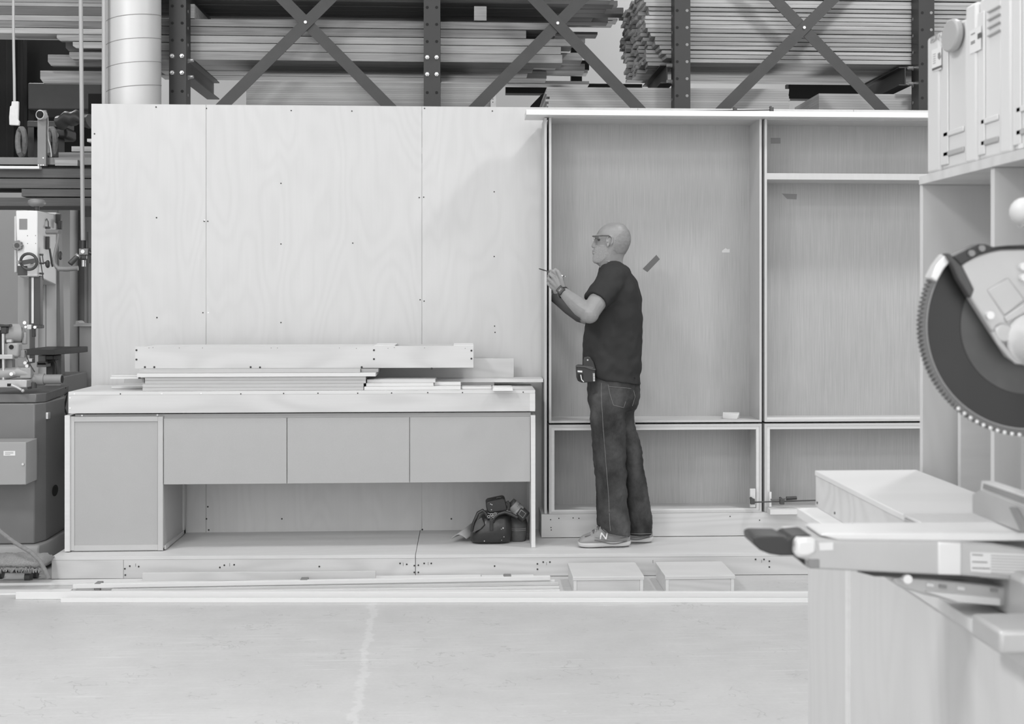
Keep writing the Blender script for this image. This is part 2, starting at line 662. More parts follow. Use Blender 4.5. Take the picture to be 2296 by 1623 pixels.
xl, xm, xr = -2.195, -.270, 3.3
for k, (xa, xb, lab) in enumerate(((xl, xm - .0015, 'low birch plywood platform under the desk, dotted with screws'),
                                   (xm + .0015, xr, 'low birch plywood platform the man is standing on'))):
    t = thing('platform', lab, 'platform', ((xa + xb) / 2, 7.0, 0), 'plywood platforms')
    slab(xa, xb, 0, 7.55, ZP - .018, ZP).build('deck', 'deck', t, bevel=.001)
    if k == 0:
        xj = P(276, 1280, 6.73).x
        slab(xa, xj - .001, .001, .019, 0.003, ZP - .0185).build('front_board', 'birch_h', t)
        slab(xj + .001, xb, .001, .019, 0.003, ZP - .0185).build('front_board', 'birch_h', t)
        MB().box((xa, 6.78, .003), (xa + .018, 7.55, ZP - .0185)).build('end_board', 'birch_h', t)
        sp = [(280, 1275), (281, 1289), (291, 1269), (311, 1270), (716, 1270), (493, 1272), (503, 1267), (525, 1266), (912, 1265), (929, 1268), (929, 1283), (897, 1263)]
    else:
        slab(xa, xb, .001, .019, 0.003, ZP - .0185).build('front_board', 'birch_h', t)
        sp = [(938, 1267), (938, 1283), (951, 1263), (967, 1263), (1205, 1264), (1205, 1276), (1218, 1260), (1233, 1260), (1694, 1254), (1713, 1254), (1725, 1258), (1725, 1271), (1109, 1269)]
    pts = []
    for a, b in sp:
        q = P(a, b, 6.7)
        q = P(a, b, yf(q.x) + .0005)
        pts.append(q)
    screws(t, pts, .0045)
    for a, b in ((300, 1270), (513, 1268), (904, 1265), (960, 1263), (1225, 1262), (1462, 1256), (1703, 1254)):
        q = P(a, b, 6.7)
        if xa < q.x < xb:
            y = yf(q.x)
            MB().box((q.x - .0012, y - .0004, q.z - .008), (q.x + .0012, y + .001, q.z + .008)).build('pencil_tick', 'pencilm', t)
    for x in (xa + .4, (xa + xb) / 2, xb - .4):
        MB().box((x, 6.85, 0), (x + .02, 7.5, ZP - .0185)).build('joist', 'edge', t)

# ---------------------------------------------------------------- desk
t = thing('desk', 'long grey fibreboard desk with a closed left cabinet and three drawer fronts', 'desk', (-.9, 7.05, ZP))
zdt, zdb = zof(640, 936.5, YD), zof(640, 1084, YD)
x0, x1 = P(158, 1080, YD).x, P(366, 1080, YD).x
zc0, zc1 = ZP + .006, zof(260, 933, YD)
MB().box((x0, YD + .012, zc0 + .01), (x1, 7.36, zc1)).build('cabinet_body', 'mdf', t)
a, b = P(146.5, 1080, YD).x, P(158, 1080, YD).x
MB().box((a, YD - .012, ZP + .006), (b, 7.36, zof(150, 931, YD))).build('side_panel', 'pine', t, label='pale end panel edge')
fr = MB()
rb(158, 934, 166.5, 1234, YD, .012).build('stile', 'mdfrail', t)
rb(353.8, 934, 365.2, 1234, YD, .012).build('stile', 'mdfrail', t)
rb(166.7, 934, 353.6, 945, YD, .012).build('rail', 'mdfrail', t)
rb(166.7, 1222, 353.6, 1234, YD, .012).build('rail', 'mdfrail', t)
rb(166.8, 945.3, 353.5, 1221.7, YD + .006, .006).build('door_panel', 'mdf', t)
MB().box((x0, YD + .015, ZP + .0005), (x1 - .02, 7.3, ZP + .0095)).build('toe_kick', 'mdfrail', t)
MB().box((x1, YD + .02, zc0), (x1 + .010, 7.36, zc0 + .022)).build('side_rail', 'mdfrail', t)
MB().box((x1, 7.325, zc0), (x1 + .010, 7.36, zc1)).build('side_rail', 'mdfrail', t)
for i, (p0, p1) in enumerate(((367.3, 642.6), (644.2, 917.6), (919.2, 1189))):
    xa, xb = P(p0, 1000, YD).x, P(p1, 1000, YD).x
    d = MB().box((xa, YD, zdb), (xb, YD + .018, zdt)).build('drawer_front', 'mdf', t, bevel=.0008)
    MB().box((xa + .02, YD + .018, zdb + .02), (xb - .02, 7.25, zdt - .03)).build('drawer_box', 'mdfrail', d)
    MB().box((xb - .0005, YD + .019, zdb + .01), (xb + .0045, YD + .04, zdt)).build('divider_edge', 'pine', d)
a, b = P(1189.6, 1080, YD).x, P(1200, 1080, YD).x
zb = ZP + .002
MB().hexa([(a + .004, YD - .015, zb), (b, YD - .015, zb), (b, 7.36, zb), (a + .004, 7.36, zb)],
          [(a, YD - .015, zof(1194, 930.5, YD)), (b, YD - .015, zof(1194, 930.5, YD)), (b, 7.36, zof(1194, 930.5, YD)), (a, 7.36, zof(1194, 930.5, YD))]).build('leg_panel', 'pine', t, label='pale right end panel')
m_ = rb(168.5, 926.5, 1190, 937, YD + .018, .03)
m_.build('top_rail', 'edge', t)
screws(t, pp([(184, 931.5), (353, 930.5)], YD + .018), .005, 'screwl')

# countertop: a shallow plywood box lid, 10 cm deep apron
ct = thing('countertop', 'birch plywood worktop box with a deep apron, lying on the grey desk', 'worktop', (-.9, 7.05, zof(640, 925, 6.85)))
YT = 6.85
zt1, zt0 = zof(640, 876.5, YT), zof(640, 924.5, YT)
xa, xb = P(153.3, 900, YT).x, P(1200, 900, YT).x
MB().box((xa, YT, zt1 - .018), (xb, 7.36, zt1)).build('top_board', 'deck', ct, bevel=.001)
MB().box((xa, YT, zt0), (xb - .03, YT + .018, zt1 - .0183)).build('apron', 'birch_h', ct)
MB().box((xb - .0298, YT, zt0), (xb, 7.36, zt1 - .0183)).build('end_board', 'pine', ct)
MB().box((xa, YT + .0183, zt0), (xa + .018, 7.36, zt1 - .0183)).build('end_board', 'birch_h', ct)
screws(ct, pp([(157, 892), (157, 915), (167, 883), (363, 882.5), (451, 882)], YT), .004, 'screwl')
screws(ct, pp([(270, 883), (540, 883), (636, 882), (713, 881.5), (802, 881.5), (878, 881), (959, 880), (1037, 880), (1173, 879)], YT), .0035)
ZT = zt1


def loose(name, x0, y0, x1, y1, Y, d, m, label, cat, group=None, zb=None, zt=None, bevel=.0008):
    xa, xb = P(x0, (y0 + y1) / 2, Y).x, P(x1, (y0 + y1) / 2, Y).x
    zz0 = zb if zb is not None else zof((x0 + x1) / 2, y1, Y)
    zz1 = zt if zt is not None else zof((x0 + x1) / 2, y0, Y)
    o = MB().box((xa, Y, zz0), (xb, Y + d, zz1)).build(name, m, bevel=bevel)
    return tag(o, label, cat, group)


Y1 = 6.875
lay = [(319.5, 815, 'bottom sheet of the plywood stack lying on the worktop'),
       (319.5, 815, 'second sheet from the bottom of the plywood stack on the worktop'),
       (325, 820, 'third sheet from the bottom of the plywood stack on the worktop'),
       (325, 820, 'fourth sheet from the bottom of the plywood stack, under the pale board')]
zz = ZT + .0008
hh = (zof(570, 844.4, Y1) - zz) / 4
for a, b, l in lay:
    loose('plywood_sheet', a, 850, b, 858, Y1, .36, 'edge', l, 'plywood sheet', 'plywood sheets on the worktop', zb=zz, zt=zz + hh - .0008)
    zz += hh
z5 = zof(570, 836, Y1)
loose('plywood_board', 307, 836, 842, 844, Y1 - .01, .34, 'pine', 'long pale board capping the plywood stack on the worktop', 'board', None, zb=zz, zt=z5 - .0008)
z6 = zof(570, 827.3, Y1)
loose('plywood_board', 312, 828, 807.5, 835, Y1 + .01, .3, 'edge', 'dark-edged board directly under the long screwed plywood box', 'board', None, zb=z5, zt=z6 - .0008)
loose('plywood_offcut', 809.5, 829, 848, 835, Y1 + .04, .2, 'sheet', 'short dark offcut at the right end of the capped stack', 'offcut', None, zb=z5, zt=z6 - .003)

# long plywood box on the stack
YB = 6.95
lb = thing('plywood_box', 'long pale plywood box beam with dark screw holes, on top of the stack', 'box', (-.9, 7.1, z6))
xa, xb, xq = P(302.7, 800, YB).x, P(1061.5, 800, YB).x, P(838, 800, YB).x
zb_, zt_ = z6, zof(640, 776, YB)
MB().box((xa, YB, zb_), (xb, YB + .018, zt_)).build('front_board', 'birch_h', lb)
MB().box((xa, YB + .30, zb_), (xb, YB + .318, zt_ - .002)).build('back_board', 'birch_h', lb)
MB().box((xa, YB + .0183, zb_), (xa + .02, YB + .2997, zt_ - .002)).build('end_board', 'pine', lb)
MB().box((xb - .02, YB + .0183, zb_), (xb, YB + .2997, zt_ - .002)).build('end_board', 'pine', lb)
MB().box((xa + .03, YB + .0183, zt_ - .02), (xq + .01, YB + .2997, zt_ - .002)).build('top_board', 'deck', lb)
MB().box((xq, YB + .0183, zt_ - .0015), (xq + .115, YB + .315, zt_ + .004)).build('cleat', 'pine', lb)
MB().box((xb - .11, YB + .0183, zt_ - .0015), (xb, YB + .315, zt_ + .004)).build('cleat', 'pine', lb)
MB().box((xa + .02, YB + .02, zb_ + .0005), (xb - .02, YB + .2997, zb_ + .018)).build('bottom_board', 'deck', lb)
screws(lb, pp([(306, 785), (306, 806), (325, 823), (346, 823), (562, 823), (583, 823.5), (811, 823), (838.5, 785), (838.5, 805), (1057, 786), (1057, 804), (968, 826)], YB), .0055)
screws(lb, pp([(334, 780), (343, 779), (402, 780), (454, 780), (608, 780), (622, 780), (761, 780), (799, 781), (870, 781), (884, 779), (952, 780), (1043, 781)], YB), .0022, 'labelg')

t_ = loose('plywood_board', 700, 804, 1152, 852, 7.30, .018, 'birch_h', 'upright plywood plank standing against the partition at the right of the worktop', 'board', None, zb=ZT + .041)
loose('plywood_board', 979, 852, 1218, 859.5, 7.16, .18, 'pine', 'long pale board overhanging the right end of the worktop toward the bookcase', 'board', None, zb=ZT + .0215, zt=ZT + .0405)
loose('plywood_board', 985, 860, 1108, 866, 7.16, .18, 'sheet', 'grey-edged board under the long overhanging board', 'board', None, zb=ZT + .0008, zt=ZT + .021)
rz = ZT + .0008
h3 = (zof(900, 866.5, 6.88) - rz)
loose('plywood_offcut', 816.5, 867, 1033, 875.5, 6.88, .20, 'pine', 'lowest of the short pale boards right of the plywood stack', 'offcut', 'short pale boards', zb=rz, zt=rz + h3)
h2 = zof(900, 858.7, 6.89) - rz
loose('plywood_offcut', 821, 859, 972, 866, 6.89, .22, 'pine', 'middle of the short pale boards right of the plywood stack', 'offcut', 'short pale boards', zb=rz + h3 + .0008, zt=rz + h2)
loose('plywood_offcut', 973.5, 859, 1033, 866, 6.96, .14, 'pine', 'small pale block beside the middle short board on the worktop', 'offcut', 'short pale boards', zb=rz + h3 + .0008, zt=rz + h2)
h1 = zof(900, 850.5, 6.90) - rz
loose('plywood_offcut', 823, 851, 976, 858, 6.90, .20, 'birch_h', 'uppermost of the short pale boards right of the plywood stack', 'offcut', 'short pale boards', zb=rz + h2 + .0008, zt=rz + h1)
loose('plywood_offcut', 1036, 868, 1102, 873, 6.93, .12, 'pine', 'thin flat offcut on the worktop left of the overhanging white block', 'offcut', None, zb=rz, zt=rz + .012)
ovh = thing('plywood_offcut', 'small white plate overhanging the front edge of the worktop, casting shadows on the apron', 'offcut', P(1127, 875, 6.8))
MB().box((P(1105, 870, 6.79).x, 6.79, ZT + .0008), (P(1150, 870, 6.79).x, 6.97, ZT + .011)).build('plate', 'trim', ovh)
MB().box((P(1106, 870, 6.80).x, 6.80, ZT + .0115), (P(1149, 870, 6.80).x, 6.96, ZT + .018)).build('plate', 'trim', ovh)
loose('wood_strip', 247, 842, 310, 846, 6.95, .05, 'pine', 'thin pale strip poking out left of the stack, lower of the pair', 'strip', 'strips left of the stack', zb=ZT + .062, zt=ZT + .072)
loose('wood_strip', 250, 836, 308, 841, 6.97, .05, 'birch_h', 'thin strip poking out left of the stack, upper of the pair', 'strip', 'strips left of the stack', zb=ZT + .0725, zt=ZT + .083)
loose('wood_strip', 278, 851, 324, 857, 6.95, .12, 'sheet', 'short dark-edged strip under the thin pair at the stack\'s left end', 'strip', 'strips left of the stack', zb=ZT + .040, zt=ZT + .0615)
loose('wood_strip', 250, 860, 330, 866, 7.1, .12, 'pine', 'flat pale strip lying on the worktop behind the stack\'s left end', 'strip', 'strips left of the stack', zb=ZT + .0008, zt=ZT + .010)

# ---------------------------------------------------------------- bookcases
xcol = [(P(1231, 700, YC).x, P(1708, 700, YC).x), (P(1714.5, 700, YC).x, P(1714.5, 700, YC).x + 1.52)]
zsplit = zof(1470, 949, YC)
ztop = zof(1470, 264.5, YC)
zpl = zof(1470, 1150, YC)
YB2 = 7.385
bl = ['open bookcase module with wood-grain back that the man is facing', 'open bookcase module with one high shelf, right of the man']
ll = ['low open base cabinet behind the man\'s legs', 'low open base cabinet half hidden by the saw bench']
for k, (xa, xb) in enumerate(xcol):
    t = thing('bookcase', bl[k], 'bookcase', ((xa + xb) / 2, 7.25, zsplit + .005), 'open bookcase modules')
    z0, z1 = zsplit + .005, ztop
    w1, w2 = (P(1236.5, 700, YC).x - xa), .0135
    MB().box((xa, YC, z0), (xa + w2, YB2, z1)).build('side_panel', 'frame', t, bevel=.0006)
    MB().box((xb - w2, YC, z0), (xb, YB2, z1)).build('side_panel', 'frame', t, bevel=.0006)
    MB().box((xa + w2, YC, z1 - .004), (xb - w2, YB2, z1)).build('top_panel', 'frame', t)
    MB().box((xa + w2, YC, z0), (xb - w2, YB2, z0 + .012)).build('bottom_panel', 'frame', t, bevel=.0006)
    MB().box((xa + .001, YB2, z0), (xb - .001, YB2 + .006, z1)).build('back_panel', 'veneer', t)
    if k == 1:
        MB().box((xa + w2, YC, zof(1890, 403, YC)), (xb - w2, YB2, zof(1890, 389, YC))).build('shelf', 'frame', t, bevel=.0006)
        MB().box((xa + w2, YC, z0 + .0122), (xb - w2, YC + .018, zof(1890, 935, YC))).build('bottom_rail', 'pine', t)
    # low base cabinet under it
    t = thing('base_cabinet', ll[k], 'cabinet', ((xa + xb) / 2, 7.25, zpl), 'low base cabinets')
    z0, z1 = zpl, zsplit - .006
    MB().box((xa, YC, z0), (xa + w2, YB2, z1)).build('side_panel', 'frame', t, bevel=.0006)
    MB().box((xb - w2, YC, z0), (xb, YB2, z1)).build('side_panel', 'frame', t, bevel=.0006)
    MB().box((xa + w2, YC, z1 - .014), (xb - w2, YB2, z1)).build('top_panel', 'frame', t)
    MB().box((xa + w2, YC, z0), (xb - w2, YB2, z0 + .012)).build('bottom_panel', 'frame', t)
    MB().box((xa + .001, YB2, z0), (xb - .001, YB2 + .006, z1)).build('back_panel', 'veneer', t)
    e = .018
    y_ = YC + .004
    ff = MB().box((xa + w2, y_, z0 + .012), (xa + w2 + e, y_ + .018, z1 - .014))
    ff.build('face_frame_stile', 'pine', t, bevel=.0006)
    MB().box((xb - w2 - e, y_, z0 + .012), (xb - w2, y_ + .018, z1 - .014)).build('face_frame_stile', 'pine', t, bevel=.0006)
    MB().box((xa + w2 + e, y_, z1 - .032), (xb - w2 - e, y_ + .018, z1 - .014)).build('face_frame_rail', 'pine', t, bevel=.0006)
    MB().box((xa + w2 + e, y_, z0 + .012), (xb - w2 - e, y_ + .018, z0 + .022)).build('face_frame_rail', 'pine', t, bevel=.0006)

t = thing('plinth', 'pale plywood plinth box under the bookcases, behind the man\'s shoes', 'plinth', (1.6, 7.25, ZP))
xa = P(1214, 1180, YC - .004).x
MB().box((xa, YC - .006, ZP + .004), (3.25, YC + .012, zpl - .001)).build('front_board', 'birch_h', t)
MB().box((xa, YC + .0123, ZP + .004), (xa + .018, 7.38, zpl - .001)).build('end_board', 'birch_h', t)
MB().box((xa + .018, YC + .0123, zpl - .019), (3.25, 7.38, zpl - .001)).build('top_board', 'deck', t)
for x in (xa + .05, 1.6, 2.8):
    MB().box((x, YC + .02, ZP), (x + .04, 7.36, zpl - .02)).build('support_block', 'edge', t)
screws(t, pp([(1234.5, 1165), (1235.5, 1182.5), (1236, 1188), (1703, 1166), (1704.5, 1187.5), (1637, 1157.5), (1253, 1162), (1298, 1162), (1285, 1161)], YC - .006), .0035)

o = loose('filler_strip', 1220.5, 264, 1226.2, 1150, YC + .005, .25, 'frame', 'tall narrow wooden strip standing between the partition and the bookcase', 'strip', None, zb=zpl + .0, zt=ztop - .002)
o = loose('beam', 1180, 249.5, 2330, 259.8, 7.045, .22, 'trim', 'long white board lying along the top of the bookcases', 'board', None, zb=ztop + .001)
zbm = ztop + .001
# tape and scraps on the backs
o = MB().prism(pp([(1441, 602.5), (1471.7, 571.3), (1479.6, 581), (1451.7, 610)], YB2 - .0008), (0, .0006, 0)).build('tape_strip', 'duct_tape', smooth=0)
tag(o, 'dark tape strip stuck at a slant on the bookcase back beside the man', 'tape')
o = MB().prism(pp([(1728, 309), (1750, 309), (1750, 322), (1728, 322)], YB2 - .0008), (0, .0006, 0)).build('tape_strip', 'midgrey', smooth=0)
tag(o, 'small grey tape strip high on the bookcase back above the shelf', 'tape')
o = MB().prism(pp([(1753, 434), (1787, 435), (1786, 447), (1765, 446)], YB2 - .0008), (0, .0006, 0)).build('tape_strip', mat('faint_tape', .24, .5), smooth=0)
tag(o, 'faint tape strip on the bookcase back just below the high shelf', 'tape')
o = MB().prism(pp([(1619, 562), (1627, 556), (1631, 559), (1636, 558), (1636, 566), (1619, 566)], YB2 - .0008), (0, .0006, 0)).build('paper_scrap', 'paper', smooth=0)
tag(o, 'small torn pale scrap stuck on the bookcase back', 'scrap')
# little pile of sample chips on the shelf
sb = zsplit + .005 + .0125
t = thing('sample_stack', 'small fanned pile of square wood samples on the bookcase bottom', 'wood samples', P(1641, 937, 7.19))
for i in range(7):
    q = MB().box((-.042, -.03, 0), (.042, .03, .0042))
    q.xform(Matrix.Translation((P(1641, 930, 7.2).x, 7.22, sb + .0005 + i * .0046)) @ Matrix.Rotation(R(-25 + i * 2), 4, 'Z') @ Matrix.Scale(1 + i * .02, 4))
    q.build('chip', 'pine', t)


# ---------------------------------------------------------------- bar clamps
def bar_clamp(label, pts_bar, r, jaw1, jaw2, Y, sz, lie=False):
    a, b = P(*pts_bar[0], Y), P(*pts_bar[1], Y)
    t = thing('bar_clamp', label, 'clamp', (min(a.x, b.x), Y, min(a.z, b.z) - sz * .3))
    d = (b - a).normalized()
    MB().tube([a, b], [r, r], 8, flat=.5).build('bar', 'darkgrey', t)
    for j, nm in ((jaw1, 'fixed_jaw'), (jaw2, 'sliding_jaw')):
        p = P(*j, Y)
        mb = MB().box((p.x - sz * .35, Y - .012, p.z - sz * .45), (p.x + sz * .35, Y + .012, p.z + sz * .45))
        mb.cyl((p.x - sz * .2, Y - .01, p.z + sz * .5), (p.x - sz * .2, Y + .012, p.z + sz * .5), sz * .22, n=10)
        mb.build(nm, 'darkgrey', t, bevel=.002)
    return t


zc_ = zbm + .031
t = bar_clamp('bar clamp lying on the white board on top of the bookcases', [(1519, 249.5), (1728, 246.5)], .0035, (1648, 247.5), (1730, 246), 7.2, .03)
t = bar_clamp('bar clamp gripping the two base cabinets together near the floor of the bookcase', [(1686, 1126), (1850, 1121)], .004, (1687, 1124), (1753, 1124), 7.085, .035)
a, b = P(1763, 1117.5, 7.085), P(1786, 1116, 7.085)
MB().cyl(a, b, .011, .010, 14).build('handle', 'black', t)
MB().cyl(P(1728, 1120, 7.085), P(1764, 1117.5, 7.085), .005, .005, 10).build('screw_spindle', 'castiron', t)
t = loose('clamp_pad', 1682, 1096, 1694, 1137, 7.105, .018, 'pine', 'pale wooden clamp pad left of the bookcase joint', 'clamp pad', 'clamp pads')
t = loose('clamp_pad', 1725, 1103, 1730, 1136, 7.105, .018, 'trim', 'white rounded clamp pad right of the bookcase joint', 'clamp pad', 'clamp pads')
loose('plywood_offcut', 1727, 1142, 1798, 1148, 7.04, .085, 'pine', 'pale offcut lying on the plinth edge beside the bar clamp', 'offcut', None, zb=zpl + .0005)

# ================================================================ STORAGE RACK BEHIND THE PARTITION
YR = 7.85
rack = thing('storage_rack', 'tall dark steel lumber rack with perforated posts and crossed braces, behind the partition', 'rack', (0, YR, 0))
_hm = {}


def dot(parent, p, r, m, n=12, nm='hole', th=.0012):
    k = (round(r, 4), m, nm, th)
    if k not in _hm:
        mb = MB().cyl((0, 0, 0), (0, -th, 0), r, r * (.8 if th > .004 else 1), n)
        me = bpy.data.meshes.new(nm)
        me.from_pydata([tuple(q) for q in mb.v], [], mb.f)
        me.materials.append(M[m])
        _hm[k] = me
    o = bpy.data.objects.new(nm, _hm[k])
    COL.objects.link(o)
    o.parent = parent
    o.location = Vector(p) - WL[parent.name]
    WL[o.name] = Vector(p)
    return o


posts = [  # face x0,x1; side x edge; hole columns; rows; bolt rows
    (379, 417, (386.5, 408.5), 90, (126, 163.5), 1),
    (950, 987, (958, 979), 93, (129, 167), 0),
    (1512.5, 1548, (1518.5, 1540.5), 100, (), -1),
    (2060, 2095, (2068, 2088), 105, (), -1)]
for i, (a, b, cols, y0, bolts, side) in enumerate(posts):
    A, B = P(a, 120, YR).x, P(b, 120, YR).x
    mb = MB().box((A, YR, 0), (B, YR + .008, 6.6))
    po = mb.build('post', 'steel', rack)
    # channel webs running back
    MB().box((A, YR + .008, 0), (A + .008, YR + .13, 6.6)).build('post_web', 'steel', po)
    MB().box((B - .008, YR + .008, 0), (B, YR + .13, 6.6)).build('post_web', 'steel', po)
    MB().box((A + .008, YR + .122, 0), (B - .008, YR + .13, 6.6)).build('post_back', 'steel', po)
    ys = [y0 + 38.2 * k for k in range(-4, 5)]
    for y in ys:
        for c in cols:
            isb = any(abs(y - q) < 8 for q in bolts)
            if isb:
                q = P(c, [bb for bb in bolts if abs(y - bb) < 8][0], YR)
                bo = dot(po, q, .0165, 'bolt', 6, 'bolt', .012)
                dot(bo, q + Vector((0, -.012, 0)), .009, 'bolt', 10, 'bolt_end', .018)
            else:
                dot(po, P(c, y, YR), .0095, 'hole' if (i < 2 or c == cols[0]) else 'holelight')
    # holes on the visible side web
    if side:
        X = B if side > 0 else A
        pxs = {0: 421.5, 2: 1507, 3: 2047}[i]
        for k in range(-2, 4):
            y = {0: 101, 2: 111, 3: 118}[i] + 37.5 * k
            q = XP(pxs, y, X)
            mb = MB().cyl(q, q + Vector((side * .0015, 0, 0)), .010, .010, 12)
            mb.build('hole', 'holelight' if i != 9 else 'hole', po)
        if i in (0, 2, 3):
            for y in {0: (136, 173), 2: (147, 183), 3: (153, 188)}[i]:
                q = XP(pxs, y, X)
                MB().cyl(q, q + Vector((side * .035, -.01, 0)), .013, .010, 10).build('bolt', 'bolt', po)

ZA = zof(800, 137.5, 7.98)   # underside of the lumber = top of arms


def ibeam(xpx, lab=None):
    X = P(xpx, 140, YR).x
    y0, y1 = YR + .131, 8.80
    mb = MB()
    zt, zb = ZA - .002, ZA - .122
    # I profile extruded in Y
    f, wb, tf = .042, .004, .007
    prof = [(-f, zt), (f, zt), (f, zt - tf), (wb, zt - tf), (wb, zb + tf), (f, zb + tf), (f, zb), (-f, zb), (-f, zb + tf), (-wb, zb + tf), (-wb, zt - tf), (-f, zt - tf)]
    mb.prism([(X + q[0], y0, q[1]) for q in prof], (0, y1 - y0, 0))
    return mb.build('arm', 'brace', rack)


for c in (409, 968, 1503, 2046):
    ibeam(c)
# next level up
ZA2 = zof(800, -8, 7.98)
for c in (398, 968):
    X = P(c, 0, YR).x
    MB().box((X - .04, YR + .131, ZA2 - .10), (X + .04, 8.8, ZA2 - .001)).build('arm', 'brace', rack)


def bar(p0, p1, Y, wpx=25):
    a, b = P(*p0, Y), P(*p1, Y)
    d = (b - a).normalized()
    n = Vector((-d.z, 0, d.x)) * (wpx / 2 / 2800 * Y)
    a2, b2 = a - d * .5, b + d * .5
    return MB().prism([a2 - n, b2 - n, b2 + n, a2 + n], (0, .006, 0)).build('brace', 'brace', rack)


for (a0, a1, b0, b1, ctr, afront) in (((503, 233), (738, 0), (636, 0), (869, 235), (685, 50), 1),
                                      ((1070, 237), (1303, 0), (1200, 0), (1426, 237), (1250.5, 52), 0),
                                      ((1625, 240), (1866, 0), (1740, 0), (1975, 243), (1803, 62), 1)):
    bar(a0, a1, YR - (.020 if afront else .010))
    bar(b0, b1, YR - (.010 if afront else .020))
    dot(rack, P(*ctr, YR - .0205), .0125, 'bolt', 6, 'brace_bolt', .008)


# ---------------------------------------------------------------- lumber
def board(name, x0, x1, z0, z1, y0, y1, m, label, cat, group=None, jit=0.0, skew=None):
    """rough board, slightly uneven"""
    if jit:
        y0 += random.uniform(0, .014)
        z1 -= random.uniform(0, .004)
    a = jit
    r = lambda: random.uniform(-a, a)
    e = random.uniform(-.01, .01) if jit else 0
    o = MB().hexa([(x0 + r() * 3, y0, z0), (x1, y0, z0), (x1, y1, z0), (x0 + e + r() * 3, y1, z0)],
                  [(x0 + r() * 3, y0, z1 + r() * .3), (x1, y0, z1 + r() * .3), (x1, y1, z1), (x0 + e, y1, z1)]).build(name, m, bevel=.002)
    return tag(o, label, cat, group)


ordn = ['bottom', 'second', 'third', 'fourth', 'fifth', 'sixth', 'seventh', 'eighth', 'ninth', 'tenth', 'eleventh', 'twelfth', 'thirteenth', 'fourteenth', 'fifteenth', 'sixteenth', 'seventeenth', 'eighteenth', 'nineteenth']
# middle stack: heavy timbers spanning the two left bays
rows = [137, 117.5, 98.5, 81.5, 62.5, 45]
ends = [1261, 1258, 1283, 1180, 1242]
for r in range(5):
    z0, z1 = zof(800, rows[r], 7.98) + .0015, zof(800, rows[r + 1], 7.98)
    X0, X1 = P(300, 100, 7.98).x, P(ends[r], 100, 7.98).x
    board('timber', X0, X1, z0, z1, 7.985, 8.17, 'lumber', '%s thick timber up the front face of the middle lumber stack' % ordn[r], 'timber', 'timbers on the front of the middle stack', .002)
    for q in range(3):
        y0 = 8.175 + q * .19
        board('timber', X0 + random.uniform(0, .1), X1 + random.uniform(-.5, .25), z0, z1, y0, y0 + .185, 'lumber', 'thick timber behind the front face of the middle lumber stack', 'timber', 'timbers deeper in the middle stack', .002)
# rear odd boards lower right of that stack (seen under it)
for (a, b, y0, y1, m, l) in ((1110, 1321, 181, 188.5, 'lumber_l', 'thin pale board end lowest under the right end of the middle stack'),
                             (900, 1219, 172, 179.5, 'lumber_l', 'thin pale board just above the lowest one under the middle stack'),
                             (880, 1213, 160, 166, 'lumber', 'thin board with a split end under the middle stack'),
                             (1222, 1318, 156, 163, 'lumber_l', 'short pale board end beside the rear rack foot'),
                             (1160, 1385, 0, 12, 'lumber_d', 'dark board high above the second cross brace'),
                             (1270, 1385, 40, 45, 'lumber_l', 'thin bright board just left of the right stack\'s end grain'),
                             (1210, 1375, 46, 52, 'lumber', 'thin board under the bright one near the right stack'),
                             (1240, 1340, 71, 77, 'lumber_d', 'dark board end above the rear rack column')):
    Yq = 8.78 if y0 > 100 else 8.8
    X0, X1 = P(a, y0, Yq).x, P(b, y0, Yq).x
    board('board', X0, X1, zof((a + b) / 2, y1, Yq), zof((a + b) / 2, y0, Yq), Yq, Yq + .14, m, l, 'board')
# flat boards on the arms, darker lumber standing in for their shaded undersides
# upper level across the frame top
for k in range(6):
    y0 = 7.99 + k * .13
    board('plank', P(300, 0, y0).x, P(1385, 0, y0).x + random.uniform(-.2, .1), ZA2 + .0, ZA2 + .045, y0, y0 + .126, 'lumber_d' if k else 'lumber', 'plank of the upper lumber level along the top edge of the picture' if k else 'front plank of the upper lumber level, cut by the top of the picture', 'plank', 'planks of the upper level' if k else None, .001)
# spacer blocks between levels
for (a, b, y0, y1, l) in ((1063, 1091, 14, 46, 'square end of a timber sticker between the two lumber levels'), (427, 436, 9, 41, 'small sticker block beside the first rack post')):
    o = loose('sticker', a, y0, b, y1, 8.0, .5, 'lumber_l', l, 'block')
# right stack: thin boards, end grain showing on the left
ny, nz = 6, 18
h = .0275
for r in range(nz):
    for q in range(ny):
        y0 = 7.985 + q * .135
        zz = zof(1800, 142, 7.985) + r * h
        base = P(1448 - (r < 8) * 2, 60, 7.985).x if q == 0 else P(1447, 60, 7.985).x - q * .012
        taper = .055 * max(0, (7 - r)) if q < 1 else 0.018 * max(0, 7 - r) * (1 if q < 3 else .6)
        X0 = base + random.uniform(-.015, .03) + taper * .45
        X1 = 3.9 + random.uniform(-.1, .1)
        if q == 0:
            l, g = '%s thin board from the bottom on the front face of the right lumber stack' % ordn[r], 'front boards of the right stack'
        else:
            l, g = 'thin board of the right lumber stack, only its sawn end showing', 'boards deeper in the right stack'
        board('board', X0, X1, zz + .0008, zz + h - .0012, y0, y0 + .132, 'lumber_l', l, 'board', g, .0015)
o = None


# plywood sheet piles standing on lower arms
def pile(x0, x1, y0, y1, Y, d, n, lab, group, m='sheet', stag=0):
    zt, zb = zof((x0 + x1) / 2, y0, Y), zof((x0 + x1) / 2, y1, Y)
    hh = (zt - zb) / n
    for k in range(n):
        X0, X1 = P(x0, y0, Y).x, P(x1, y0, Y).x
        s0 = random.uniform(0, stag)
        o = MB().box((X0 + s0, Y, zb + k * hh), (X1 + s0 * .3, Y + d, zb + (k + 1) * hh - .0006)).build('plywood_sheet', m)
        tag(o, lab, 'plywood sheet', group)


